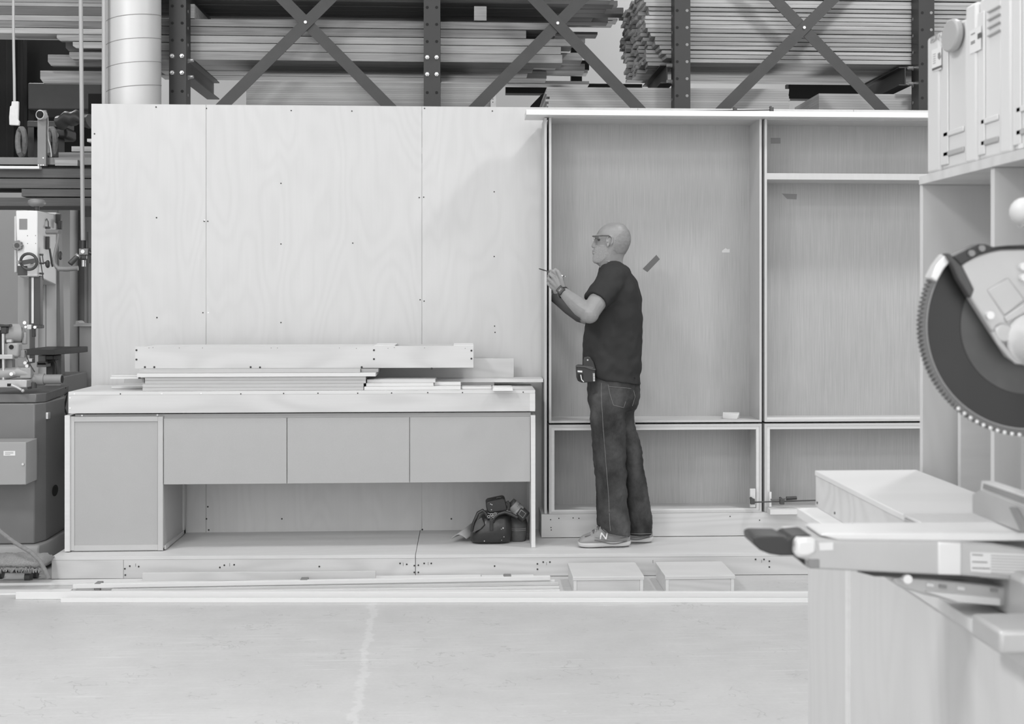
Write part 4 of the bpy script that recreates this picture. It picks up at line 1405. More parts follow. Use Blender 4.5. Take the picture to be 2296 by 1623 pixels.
# ================================================================ ON THE FLOOR
def floorbar(pl, pr, h, wd, m, label, name='trim_length', z0=0.0, group=None, cat='board', bevel=.001):
    a, b = G(pl[0], pl[1], z0 if z0 > 0 else 0), G(pr[0], pr[1], z0 if z0 > 0 else 0)
    d = (b - a)
    d.z = 0
    n = Vector((-d.y, d.x, 0)).normalized() * wd
    z0 = max(z0, 0.0005)
    bt = [(a.x, a.y, z0), (b.x, b.y, z0), (b.x + n.x, b.y + n.y, z0), (a.x + n.x, a.y + n.y, z0)]
    o = MB().hexa(bt, [(p[0], p[1], z0 + h) for p in bt]).build(name, m, bevel=bevel)
    return tag(o, label, cat, group)


floorbar((136, 1351), (1990, 1352), .0205, .018, 'trim', 'thin white strip nearest the camera on the floor, running the whole width', group=None)
floorbar((35, 1343.5), (1990, 1345), .036, .032, 'trim', 'long white rail on the floor just behind the nearest thin strip')
floorbar((-60, 1335), (150, 1333), .008, .09, 'trim', 'flat white piece on the floor at the far left behind the long rail')
floorbar((-60, 1314.5), (1078, 1300.5), .014, .07, 'pine', 'wide pale board lying flat along the foot of the platform', name='board')
floorbar((1080, 1300), (1197, 1298.5), .014, .05, 'pine', 'short flat pale strip continuing right of the wide floor board')
floorbar((319, 1303), (842, 1299), .042, .022, 'birch_h', 'wooden plank standing on edge against the platform face', name='board', z0=.0145)
strips = [((163, 1319.5), (1234, 1301), .020, .030, 'trim', 'rearmost pale strip of the taped bundle on the floor'),
          ((172, 1324.0), (1244, 1306), .012, .018, 'trim', 'second strip of the taped bundle, from the platform side'),
          ((250, 1328.0), (1252, 1312.5), .014, .020, 'birch_h', 'third strip of the taped bundle, from the platform side'),
          ((405, 1331.0), (1254, 1320), .011, .020, 'pine', 'thin splintered strip second nearest the long rail'),
          ((520, 1334.5), (1255, 1328), .012, .020, 'trim', 'strip of the bundle lying nearest the long rail')]
for i, (a, b, h, wd, m, l) in enumerate(strips):
    floorbar(a, b, h, wd, m, l, name='wood_strip', cat='strip', group='strips of the floor bundle', z0=.0145 if i == 0 else 0)
for (px, py, wpx, l) in ((218, 1324, 14, 'grey tape wrapped round the left end of the strip bundle'), (681, 1315, 17, 'grey tape wrapped round the middle of the strip bundle'), (1138, 1307, 18, 'grey tape wrapped round the right end of the strip bundle')):
    c = G(px, py, .0)
    w2 = wpx / 2 / 2800 * 6.4
    o = MB().box((c.x - w2, c.y - .004, .0005), (c.x + w2, c.y + .06, .0365)).build('tape_band', mat('band_tape', .22, .6), bevel=.004)
    tag(o, l, 'tape')

for (xa, xb, lab) in ((.5375, .898, 'left one of two low square plywood boxes on the floor before the platform'),
                      (1.005, 1.362, 'right one of two low square plywood boxes on the floor before the platform')):
    ya, yb, hz = 6.268, 6.60, .089
    t = thing('low_box', lab, 'box', ((xa + xb) / 2, 6.45, 0), 'low plywood boxes')
    MB().box((xa, ya, hz - .018), (xb, yb, hz)).build('lid', 'deck', t, bevel=.001)
    MB().box((xa + .004, ya + .004, .001), (xa + .020, yb - .004, hz - .0185)).build('side_board', 'pine', t, bevel=.0008)
    MB().box((xb - .020, ya + .004, .001), (xb - .004, yb - .004, hz - .0185)).build('side_board', 'pine', t, bevel=.0008)
    MB().box((xa + .0205, ya + .007, .001), (xb - .0205, ya + .025, hz - .0185)).build('front_board', 'birch_h', t)
    MB().box((xa + .0205, yb - .025, .001), (xb - .0205, yb - .007, hz - .0185)).build('back_board', 'birch_h', t)
    MB().box((xa - .0002, ya - .0004, hz - .0105), (xb + .0002, ya, hz - .0085)).build('ply_line', 'edge', t)

# ================================================================ TOOL BAG under the desk
bg = thing('tool_bag', 'worn black leather tool bag with paint spots and open zip top, under the desk', 'bag', P(1115, 1222, 7.0))
bg.location.z = ZP
WL[bg.name].z = ZP
Yb = 6.93


def section(pts, Y0, Y1):
    """closed body between two planes, same outline slightly smaller at the back"""
    return pts


mb = MB()
rings = []
# lofted from bottom to top: (py, left px, right px, halfdepth)
for py, a, b, hd in ((1222, 1062, 1142, .05), (1219, 1056, 1146, .085), (1208, 1055, 1148, .10), (1195, 1058, 1149, .105), (1180, 1066, 1148, .10), (1166, 1074, 1146, .085), (1158, 1080, 1142, .07), (1153, 1090, 1134, .05)):
    A, B = P(a, py, Yb), P(b, py, Yb)
    cx2, hw = (A.x + B.x) / 2, (B.x - A.x) / 2
    yc = Yb + .11
    rings.append([Vector((cx2 + hw * math.copysign(abs(math.cos(t_)) ** .55, math.cos(t_)), yc + hd * math.copysign(abs(math.sin(t_)) ** .55, math.sin(t_)), max(A.z, ZP + .001))) for t_ in [2 * math.pi * k / 28 for k in range(28)]])
mb.loft(rings)
mb.build('body', 'leather', bg, smooth=60)
mb = MB()
rings = []
for py, a, b, hd in ((1221, 1142, 1150, .05), (1216, 1142, 1180, .07), (1200, 1142, 1184, .075), (1180, 1140, 1185, .07), (1166, 1138, 1180, .06), (1160, 1130, 1165, .04)):
    A, B = P(a, py, Yb + .06), P(b, py, Yb + .06)
    cx2, hw = (A.x + B.x) / 2, (B.x - A.x) / 2
    rings.append([Vector((cx2 + hw * math.copysign(abs(math.cos(t_)) ** .6, math.cos(t_)), Yb + .16 + hd * math.copysign(abs(math.sin(t_)) ** .6, math.sin(t_)), max(A.z, ZP + .001))) for t_ in [2 * math.pi * k / 24 for k in range(24)]])
mb.loft(rings).build('side_pocket', 'leather2', bg, smooth=60)
for y in (1184.5, 1188):
    MB().tube(pp([(1144, y), (1155, y + 1.5), (1165, y + 1.2), (1179, y)], Yb + .088), .0016, 6).build('pocket_seam', 'midgrey', bg)
MB().prism(pp([(1098, 1164), (1106, 1164), (1106, 1190), (1098, 1190)], Yb - .006), (0, .012, 0)).build('buckle_strap', 'leather', bg, bevel=.003)
MB().tube(pp([(1066, 1193), (1058, 1190), (1062, 1172), (1072, 1150), (1082, 1144), (1088, 1150), (1095, 1163)], Yb + .02), [.006, .008, .009, .010, .010, .009, .008], 10).build('strap', 'leather', bg)
MB().tube(pp([(1105, 1170), (1108, 1160), (1118, 1152), (1132, 1148), (1145, 1152), (1160, 1160)], Yb + .01), .0095, 10).build('handle', 'leather', bg)
MB().tube(pp([(1110, 1158), (1122, 1150), (1137, 1146), (1146, 1150)], Yb + .02), .0055, 8).build('zip_edge', 'midgrey', bg)
MB().prism(pp([(1068, 1168), (1080, 1160), (1087, 1176), (1078, 1186), (1060, 1195)], Yb + .0), (0, .02, 0)).build('flap', 'leather2', bg, bevel=.004)
for q in ((1096, 1158), (1102, 1154), (1105, 1157), (1110, 1152)):
    MB().torus(P(q[0], q[1], Yb - .0), (.4, 1, .2), .007, .0018, 14, 6).build('ring', 'bolt', bg)
for q, r_ in (((1121.5, 1194), .006), ((1130, 1203.5), .0025), ((1128, 1184), .004), ((1124, 1186), .003), ((1086, 1213), .003), ((1125, 1211), .002)):
    c = P(*q, Yb + .012)
    MB().ball(c, (r_, .004, r_)).build('paint_spot', 'paper', bg)
# things lying on the bag
dv = thing('tool_case', 'black zipped case lying on top of the tool bag', 'case', P(1112, 1150, 7.0))
c0 = [(1089, 1128), (1094, 1124), (1127, 1117), (1132, 1119), (1136, 1132), (1138, 1142), (1134, 1146), (1099, 1151), (1092, 1146), (1090, 1138)]
MB().prism(pp(c0, Yb + .03), (0, .12, 0)).build('shell', 'black', dv, bevel=.008)
MB().tube(pp([(1113, 1117), (1118, 1115.5), (1124, 1116)], Yb + .05), .004, 8).build('pull_loop', 'black', dv)
MB().tube(pp([(1093, 1150), (1100, 1152), (1134, 1147), (1139, 1143)], Yb + .028), .003, 6).build('zip_line', 'midgrey', dv)
for q in ((1100, 1130), (1103, 1131.5), (1102, 1143)):
    MB().ball(P(*q, Yb + .029), .004).build('rivet', 'bolt', dv)
bt = thing('power_tool', 'dark cylindrical tool with a pale band and square end plate leaning on the bag', 'power tool', P(1165, 1165, 7.0))
MB().tube(pp([(1143, 1134), (1150, 1129), (1156, 1137)], Yb + .06), [.014, .03, .035], 16).build('nose', 'darkgrey', bt)
MB().tube(pp([(1149, 1131), (1160, 1142)], Yb + .06), [.035, .036], 20).build('barrel', 'midgrey', bt, bevel=.003)
MB().tube(pp([(1159, 1141), (1164, 1147)], Yb + .06), [.037, .037], 20).build('band', 'machine_l', bt)
MB().tube(pp([(1164, 1147), (1178, 1160)], Yb + .06), [.037, .036], 20).build('body', 'black', bt, bevel=.003)
sq = pp([(1168, 1138), (1184, 1150), (1174, 1167), (1157, 1152)], Yb + .02)
MB().prism(sq, (0, .05, 0)).build('square_plate', 'black', bt, bevel=.003)
sq = pp([(1168.5, 1143), (1179, 1151), (1172.5, 1161), (1163, 1152.5)], Yb + .019)
MB().tube(sq + [sq[0]], .0016, 6).build('plate_rim', 'alu', bt)
MB().tube(pp([(1137, 1124), (1141, 1130), (1140, 1140), (1137, 1146)], Yb + .03), .009, 8).build('trigger_loop', 'black', bt)
t = thing('paper_roll', 'curled sheet of grey paper lying on the platform left of the tool bag', 'paper', P(1040, 1208, 7.1))
ra, rb_ = [], []
for i in range(13):
    a = math.pi * i / 12
    ra.append(P(1010 + 36 * (i / 12), 1208 - 10 * math.sin(a), 7.0))
    rb_.append(P(1047 + 30 * (i / 12), 1192 - 24 * math.sin(a) * .9, 7.22))
for q in ra + rb_:
    q.z = max(q.z, ZP + .002)
mb = MB()
n = len(ra)
mb.add(ra + rb_, [(i, i + 1, n + i + 1, n + i) for i in range(n - 1)])
mb.build('sheet', 'paperg', t, smooth=60, thick=.0015)

# ================================================================ THE MAN
def bvh(o):
    from mathutils.bvhtree import BVHTree
    dg = bpy.context.evaluated_depsgraph_get()
    dg.update()
    ev = o.evaluated_get(dg)
    me = ev.to_mesh()
    w0 = WL[o.name]
    t_ = BVHTree.FromPolygons([v.co + w0 for v in me.vertices], [tuple(p.vertices) for p in me.polygons])
    ev.to_mesh_clear()
    return t_


def hitp(tree, px, py, off=.001, Y=7.2):
    """point on a garment's surface, seen from the front side"""
    a = Vector((0, 0, CAMH))
    d = (P(px, py, Y) - a).normalized()
    h_ = tree.ray_cast(a, d)
    if h_[0] is None:
        return None
    return h_[0] - d * off


man = thing('person', 'bald man with glasses, black t-shirt and dark jeans, writing with a pen, standing sideways', 'person', (.86, 6.92, ZP))
YH = 6.93


def ring(py, a, b, hd, yc, e=.85, n=36, tl=0.0, front=1.0):
    """horizontal ring between photo x a..b, half depth hd; tl tilts it (pixels lower at the back)"""
    A, B = P(a, py, yc), P(b, py, yc)
    cx2, hw = (A.x + B.x) / 2, (B.x - A.x) / 2
    k = yc / 2800
    out = []
    for i in range(n):
        t_ = 2 * math.pi * i / n
        c_, s_ = math.cos(t_), math.sin(t_)
        x = math.copysign(abs(c_) ** e, c_)
        y = math.copysign(abs(s_) ** e, s_)
        fr = 1.0 if x > 0 else 1 - (1 - front) * (-x)
        out.append(Vector((cx2 + hw * x, yc + hd * y * fr, A.z - tl * k * x)))
    return out


# --- one continuous skin body: head, neck, trunk under the clothes, arms, hands
body = MB()
hd_ = [(500, 1368, 1391, .022, 1), (502, 1361, 1397, .038, 1), (506, 1354, 1402, .053, 1), (511, 1347.5, 1406, .063, 1), (518, 1341.5, 1410.5, .071, .95), (526, 1337.5, 1413.3, .0755, .92),
       (534, 1335.8, 1414.2, .077, .9), (541, 1337, 1414, .077, .86), (548, 1334.5, 1412.3, .0755, .82), (555, 1333.5, 1409.5, .072, .78), (561, 1331.5, 1406.5, .069, .74),
       (567, 1331, 1403, .066, .70), (573, 1330.3, 1399.5, .063, .64), (579, 1329.5, 1397.5, .061, .58), (585, 1329.5, 1396.5, .059, .54), (589, 1332, 1396.8, .058, .55), (592, 1338, 1397, .057, .7),
       (597, 1344, 1398, .059, .9), (604, 1346, 1401, .064, 1), (615, 1345, 1405, .08, 1)]
body.loft([ring(py, a, b, h_, YH, .95, front=f_) for py, a, b, h_, f_ in hd_])
# brow, nose, lips, chin, cheek, ear
body.ball(P(1339.5, 531, YH + .0), (.018, .045, .012))
body.loft([ring(533, 1334, 1342, .008, YH + .004, n=14), ring(540, 1331, 1341, .010, YH + .004, n=14), ring(547, 1328, 1341, .013, YH + .004, n=14), ring(552, 1325.5, 1341, .017, YH + .004, n=14), ring(556, 1328, 1341, .015, YH + .004, n=14)])
body.ball(P(1331.5, 562.5, YH), (.011, .020, .007))
body.ball(P(1332, 568, YH), (.011, .020, .007))
body.ball(P(1338, 584, YH), (.016, .026, .015))
for sg in (-1, 1):
    ec = P(1365.5, 541, YH + sg * .080)
    M3 = (Matrix.Rotation(R(12), 3, 'Y') @ Matrix.Rotation(R(-sg * 18), 3, 'Z'))
    pts = []
    for i in range(13):
        a = R(-125 + i * 21)
        q = M3 @ Vector((.0155 * math.sin(a) * (1.05 if a > 0 else .9), sg * .009 * math.sin(a), .031 * math.cos(a)))
        pts.append(ec + q)
    body.tube(pts, [.0032, .0035, .0038, .004, .004, .004, .004, .004, .004, .0042, .0048, .0055, .005], 8)
    body.ball(ec + Vector((.002, -sg * .007, -.002)), (.013, .006, .024), M3=M3)
    body.ball(ec + Vector((-.007, 0, -.024)), (.007, .0055, .010))
    body.tube([ec + Vector((-.010, 0, .004)), ec + Vector((-.011, 0, -.006))], .004, 8)
# neck root and shoulders, trunk under the shirt
body.loft([ring(600, 1350, 1402, .07, YH), ring(612, 1344, 1410, .13, YH), ring(628, 1342, 1420, .165, YH), ring(680, 1334, 1428, .15, YH), ring(760, 1322, 1428, .14, YH), ring(850, 1326, 1424, .145, YH), ring(900, 1335, 1420, .14, YH)])
# legs under the jeans, feet in the shoes
body.tube([P(1372, 880, 6.86), P(1366, 1040, 6.86), P(1380, 1195, 6.865)], [.075, .052, .038], 16)
body.tube([P(1388, 880, 6.985), P(1412, 1040, 6.97), P(1436, 1190, 6.965)], [.075, .052, .038], 16)
# near (left) arm
SHL, ELL, WRL = P(1373, 624, 6.755), P(1322, 702, 6.655), P(1262, 653, 6.80)
body.tube([SHL + Vector((.0, .05, -.01)), SHL.lerp(ELL, .35) + Vector((0, .015, 0)), SHL.lerp(ELL, .7), ELL], [.045, .050, .053, .050], 18)
body.ball(ELL + Vector((-.0, -.0, -.004)), (.052, .050, .052))
body.tube([ELL, P(1303, 690, 6.69), P(1285, 674, 6.735), P(1270, 661, 6.775), WRL], [.050, .050, .042, .032, .0285], 18)
# far (right) arm, reaching into the cabinet
SHR, ELR, WRR = P(1380, 626, 7.10), P(1322, 712, 7.04), P(1250, 672, 7.20)
body.tube([SHR + Vector((0, -.04, -.01)), SHR.lerp(ELR, .5), ELR], [.045, .052, .048], 16)
body.ball(ELR, (.047, .047, .047))
body.tube([ELR, P(1300, 704, 7.07), P(1275, 690, 7.13), WRR], [.047, .044, .034, .027], 16)
body.tube([WRR, P(1243, 662, 7.235), P(1240, 652, 7.26)], [.026, .030, .022], 14, flat=.75)
for k, (q, z_) in enumerate(((-.030, 0), (-.010, 6), (.010, 8), (.029, 4))):
    a = P(1240, 654, 7.255) + Vector((-.002, q, 0))
    body.tube([a, a + Vector((-.004, q * .3, .035 + z_ * .001)), a + Vector((-.006, q * .4, .066 + z_ * .001))], [.0095, .009, .0075], 10)
body.tube([P(1248, 665, 7.215), P(1243, 655, 7.21), P(1240, 648, 7.215)], [.012, .010, .008], 10)
# near hand: palm, four curled fingers and the thumb around a pen
mcp = [(1251, 618.5, 6.805), (1243.5, 623.5, 6.803), (1237.5, 631.5, 6.812), (1234.5, 641.5, 6.828)]
for q, r0 in zip(mcp, (.0145, .0145, .014, .0125)):
    body.tube([WRL + Vector((0, 0, .002)), WRL.lerp(P(*q), .5), P(*q)], [.023, .019, r0], 12)
body.tube([WRL, P(1253, 638, 6.806), P(1245, 628, 6.808)], [.026, .028, .021], 16, flat=.7)
fing = [[(1251, 618.5, 6.805), (1241, 608, 6.805), (1233.5, 607.5, 6.822), (1230, 612.5, 6.84)],
        [(1243.5, 623.5, 6.803), (1233, 614, 6.812), (1230.5, 618.5, 6.84), (1235, 622, 6.858)],
        [(1237.5, 631.5, 6.812), (1230, 623.5, 6.828), (1230, 629, 6.856), (1235.5, 630.5, 6.872)],
        [(1234.5, 641.5, 6.828), (1229.3, 634, 6.842), (1230, 638.5, 6.868), (1236, 639, 6.878)]]
for i, f_ in enumerate(fing):
    s_ = (1, 1, .96, .86)[i]
    body.tube([P(*q) for q in f_], [.0115 * s_, .0105 * s_, .0092 * s_, .0075 * s_], 12)
body.tube([P(1262, 643, 6.795), P(1259, 625, 6.787), P(1251, 609, 6.793), P(1243.5, 602.5, 6.808)], [.0165, .0135, .0115, .0085], 12)
body.build('body', 'skin', man, remesh=.0030, sm=6)

# beard and cropped hair: thin shells that rise out of the skin inside their own outline
def interp(tab, q):
    if q <= tab[0][0]:
        return tab[0][1:]
    for u_, v_ in zip(tab, tab[1:]):
        if q <= v_[0]:
            f_ = (q - u_[0]) / (v_[0] - u_[0])
            return tuple(x * (1 - f_) + y * f_ for x, y in zip(u_[1:], v_[1:]))
    return tab[-1][1:]


def shell(py0, py1, lim, sign, h_on, nm, m_):
    rg = []
    rnd = random.Random(3)
    py = py0
    while py <= py1:
        a_, b_, h_, f_ = interp(hd_, py)
        A, B = P(a_, py, YH), P(b_, py, YH)
        base = ring(py, a_, b_, h_, YH, .95, n=96, front=f_)
        L_ = interp(lim, py)[0]
        out = []
        cx2 = (A.x + B.x) / 2
        for p in base:
            pxl = a_ + (b_ - a_) * (p.x - A.x) / (B.x - A.x)
            e1 = sign * (pxl - L_) / 5.0 + rnd.uniform(-.25, .25)
            e2 = min((py - py0) / 4.0, (py1 - py) / 4.0) + rnd.uniform(-.15, .15)
            k_ = max(0.0, min(1.0, e1, e2))
            k_ = k_ * k_ * (3 - 2 * k_)
            off = -.0045 + (.0045 + h_on) * k_ + (rnd.uniform(-.0004, .0004) if k_ > .5 else 0)
            d_ = Vector((p.x - cx2, (p.y - YH), 0)).normalized()
            out.append(p + d_ * off)
        rg.append(out)
        py += 1.0
    MB().loft(rg).build(nm, m_, man, smooth=80)


shell(548, 593, [(548, 1350), (553, 1360), (560, 1364), (570, 1365), (578, 1361), (586, 1353), (593, 1343)], -1, .0022, 'beard', 'beard')
shell(512, 572, [(512, 1402), (520, 1388), (530, 1376), (540, 1372), (552, 1370), (562, 1368), (572, 1380)], 1, .0010, 'cropped_hair', 'stubble')
for sg in (-1, 1):
    MB().ball(P(1342.8, 537.5, YH + sg * .031), (.0085, .015, .0062)).build('eye', 'darkgrey', man)
# glasses
gl = MB().tube([P(1368, 531.5, YH - .083), P(1365, 528.5, YH - .081), P(1350, 528.5, YH - .078), P(1333.5, 529.5, YH - .066)], .0032, 8, flat=.6).build('glasses', 'darkgrey', man)
MB().tube([P(1368, 531.5, YH + .083), P(1365, 528.5, YH + .081), P(1350, 528.5, YH + .078), P(1333.5, 529.5, YH + .066)], .0032, 8, flat=.6).build('temple', 'darkgrey', gl)
MB().tube([P(1333.5, 529.3, YH - .067), P(1329.5, 529.5, YH - .03), P(1329, 529.5, YH), P(1329.5, 529.5, YH + .03), P(1333.5, 529.5, YH + .067)], .0032, 8).build('brow_bar', 'darkgrey', gl)
for sg in (-1, 1):
    c = P(1330.5, 537, YH + sg * .034)
    pts = [c + Vector((.0025 * abs(math.cos(a)), .025 * math.cos(a), .017 * math.sin(a))) for a in [2 * math.pi * i / 20 for i in range(21)]]
    MB().tube(pts, .0011, 6).build('rim', 'bolt', gl)
    MB().prism(pts[:-1], (.0012, 0, 0)).build('lens', 'glass', gl)
pts = []
for i in range(17):
    a = R(-30 + 190 * i / 16)
    pts.append(Vector((P(1374, 590, YH).x + .066 * math.cos(a), YH - .064 * abs(math.sin(a)) - .004, P(1374, 588.5, YH).z - .010 * math.cos(a))))
MB().tube(pts, .0016, 6).build('neck_chain', 'bolt', man)

# --- t-shirt
ts = MB()
sh_ = [(589.5, 1362, 1396, .052, 5), (594, 1352, 1399, .078, 5), (600, 1347, 1404, .115, 4), (608, 1342, 1410, .155, 2), (618, 1338, 1417, .180, 0), (632, 1333, 1424.5, .198, 0), (655, 1327, 1432, .200, 0), (685, 1320, 1437, .190, 0),
       (725, 1314, 1438.5, .180, 0), (770, 1309.5, 1438, .176, 0), (800, 1307.5, 1437, .176, 0), (822, 1309, 1436, .180, 0), (838, 1312, 1433, .182, 3), (848, 1316, 1434, .183, 8), (853, 1320, 1435, .182, 9)]
ts.loft([ring(py, a, b, h_, YH, .82, 44, tl) for py, a, b, h_, tl in sh_])
SL0, SL1 = P(1377, 625, 6.79), P(1336.5, 676.5, 6.69)
ts.tube([SL0 + Vector((.02, .06, .02)), SL0, SL0.lerp(SL1, .5), SL1], [.085, .082, .078, .071], 24)
SR0, SR1 = P(1380, 628, 7.08), P(1340, 680, 7.06)
ts.tube([SR0 + Vector((.02, -.05, .02)), SR0, SR1], [.08, .078, .068], 20)
# folds: soft ridges across the back, waist and sleeve
for a, b, r_ in (((1352, 700, 6.765), (1405, 760, 6.748), .013), ((1345, 740, 6.77), (1420, 800, 6.76), .013), ((1330, 800, 6.775), (1420, 835, 6.752), .012), ((1335, 820, 6.775), (1432, 848, 6.77), .013), ((1425, 822, 6.83), (1436, 850, 6.86), .014),
                 ((1355, 640, 6.70), (1350, 668, 6.645), .009), ((1380, 650, 6.74), (1365, 690, 6.735), .014)):
    A, B = P(*a), P(*b)
    md = A.lerp(B, .5) + Vector((0, .004, -.012))
    ts.tube([A + Vector((0, .01, 0)), md + Vector((0, .008, 0)), B + Vector((0, .01, 0))], [r_ * .2, r_ * .8, r_ * .2], 10)
shirt = ts.build('tshirt', 'shirt', man, remesh=.006, sm=8)
tx = bpy.data.textures.new('folds', 'CLOUDS')
tx.noise_scale = .085
tx.noise_depth = 1
dm = shirt.modifiers.new('folds', 'DISPLACE')
dm.texture = tx
dm.strength = .024
dm.texture_coords = 'LOCAL'

# --- jeans
jn = MB()
YN, YFR = 6.865, 6.975
jn.loft([ring(838, 1320, 1428, .160, YH, .85), ring(862, 1316.5, 1433.5, .172, YH, .85), ring(885, 1318, 1434, .178, YH, .85), ring(905, 1321, 1430, .172, YH, .85), ring(918, 1323, 1424, .150, YH, .85)])
nl = [(880, 1320, 1412, .105), (905, 1321.5, 1408, .105), (930, 1323.5, 1404, .100), (960, 1325.5, 1402.5, .095), (1000, 1328.5, 1403, .090), (1040, 1331.5, 1404, .086), (1060, 1334, 1405, .084), (1080, 1336, 1405, .083), (1120, 1337.5, 1406, .084), (1150, 1337.8, 1409, .086), (1170, 1340, 1412, .088), (1184, 1345, 1413.5, .088)]
jn.loft([ring(py, a, b, h_, YN - .01 + .01 * min(1, (py - 880) / 200), .88) for py, a, b, h_ in nl] + [ring(1196, 1356, 1413.5, .086, YN, .88, 36, 6)])
fl = [(880, 1350, 1433, .095), (905, 1360, 1429, .095), (930, 1370, 1419.5, .09), (950, 1376, 1421, .088), (975, 1384, 1431, .086), (1000, 1388, 1437, .084), (1040, 1393, 1442, .08), (1080, 1398, 1449, .078), (1120, 1402, 1455.5, .078), (1150, 1404, 1461, .080), (1172, 1404, 1463, .082), (1186, 1405, 1461, .082), (1197, 1406, 1461.5, .082)]
jn.loft([ring(py, a, b, h_, YFR, .88) for py, a, b, h_ in fl])
# ankle and knee folds
for (y, yc, h_, x0, x1) in ((1176, YN, .088, 1340, 1412), (1188, YN, .088, 1350, 1413), (1163, YN, .087, 1339, 1411), (1180, YFR, .082, 1405, 1462), (1168, YFR, .082, 1404, 1462), (1043, YN, .086, 1332, 1404), (1056, YN, .085, 1334, 1405), (1033, YN, .087, 1331, 1404)):
    c = (P(x0, y, yc) + P(x1, y + 3, yc)) / 2
    hw = (P(x1, y, yc).x - P(x0, y, yc).x) / 2
    pts = []
    for i in range(25):
        a = 2 * math.pi * i / 24
        pts.append(c + Vector((hw * .96 * math.cos(a), h_ * .97 * math.sin(a), .008 * math.sin(2 * a + y))))
    jn.tube(pts, [.0055 + .003 * math.sin(i * 1.3) for i in range(25)], 8)
for a, b, r_ in (((1385, 905, 6.775), (1400, 985, 6.80), .013), ((1372, 930, 6.768), (1396, 1000, 6.79), .012), ((1400, 985, 6.90), (1425, 970, 6.90), .01)):
    A, B = P(*a), P(*b)
    jn.tube([A, A.lerp(B, .5) + Vector((0, .003, 0)), B], [r_ * .3, r_, r_ * .3], 10)
jeans = jn.build('jeans', 'jeans', man, remesh=.0058, sm=7)
tx2 = bpy.data.textures.new('jeans_folds', 'CLOUDS')
tx2.noise_scale = .05
tx2.noise_depth = 2
dm = jeans.modifiers.new('folds', 'DISPLACE')
dm.texture = tx2
dm.strength = .016
dm.texture_coords = 'LOCAL'
jt = bvh(jeans)


def seam(pts, r_, nm, n=6):
    out = []
    for i in range(len(pts) - 1):
        for k in range(n):
            f = k / n
            q = hitp(jt, pts[i][0] * (1 - f) + pts[i + 1][0] * f, pts[i][1] * (1 - f) + pts[i + 1][1] * f)
            if q:
                out.append(q)
    q = hitp(jt, *pts[-1])
    if q:
        out.append(q)
    if len(out) > 2:
        MB().tube(out, r_, 6).build(nm, 'stitch', jeans)


seam([(1348.5, 858), (1348, 883), (1350, 920), (1352.5, 960), (1358.6, 1037), (1364.8, 1114), (1367, 1173), (1369, 1190)], .0014, 'side_seam')
seam([(1363.5, 862), (1368, 885), (1375.5, 908), (1398.6, 914), (1403, 900)], .0012, 'pocket_stitching')
seam([(1364, 866), (1385, 868), (1415, 871)], .0012, 'pocket_stitching')
seam([(1421, 875), (1424, 890), (1418, 910)], .0012, 'pocket_stitching')
seam([(1352, 1186), (1364, 1196), (1385, 1201), (1412, 1204)], .0016, 'hem')
seam([(1415, 1196), (1435, 1197), (1460, 1196)], .0016, 'hem')


# --- trainers
def shoe(x0, x1, yc, near):
    """lofted toe to heel along X; x0 toe, x1 heel in photo pixels"""
    L_ = x1 - x0
    t = None
    prof = [(0, .028, .012, .016), (.02, .042, .006, .030), (.06, .058, .003, .040), (.14, .070, .001, .048), (.25, .080, .001, .050), (.36, .098, .002, .048), (.44, .118, .002, .043), (.52, .128, .003, .039), (.66, .118, .003, .037), (.80, .108, .002, .038), (.92, .100, .004, .037), (.98, .085, .010, .030), (1.0, .06, .02, .018)]
    X0, X1 = P(x0, 1215, yc).x, P(x1, 1215, yc).x
    rings, rs = [], []
    for f, top, bot, hw in prof:
        x = X0 + (X1 - X0) * f
        ri, ro = [], []
        for i in range(24):
            a = 2 * math.pi * i / 24
            c_, s_ = math.cos(a), math.sin(a)
            zc2, hh2 = (top + .014) / 2, (top - .014) / 2
            ri.append(Vector((x, yc + hw * math.copysign(abs(c_) ** .75, c_) * (1 if s_ < 0 else (1 - .35 * s_)), ZP + zc2 + hh2 * math.copysign(abs(s_) ** .8, s_))))
            zt2 = .030 + .006 * f
            ro.append(Vector((x + (-.003 if f < .03 else (.003 if f > .97 else 0)), yc + (hw + .0035) * math.copysign(abs(c_) ** .7, c_), ZP + .001 + bot + (zt2 - bot) / 2 + (zt2 - bot) / 2 * math.copysign(abs(s_) ** .45, s_))))
        rings.append(ri)
        rs.append(ro)
    sh = MB().loft(rings).build('trainer', 'shoe', man, smooth=60, subsurf=1)
    MB().loft(rs).build('sole', 'sole', sh, smooth=50, subsurf=1)
    return sh, X0, X1


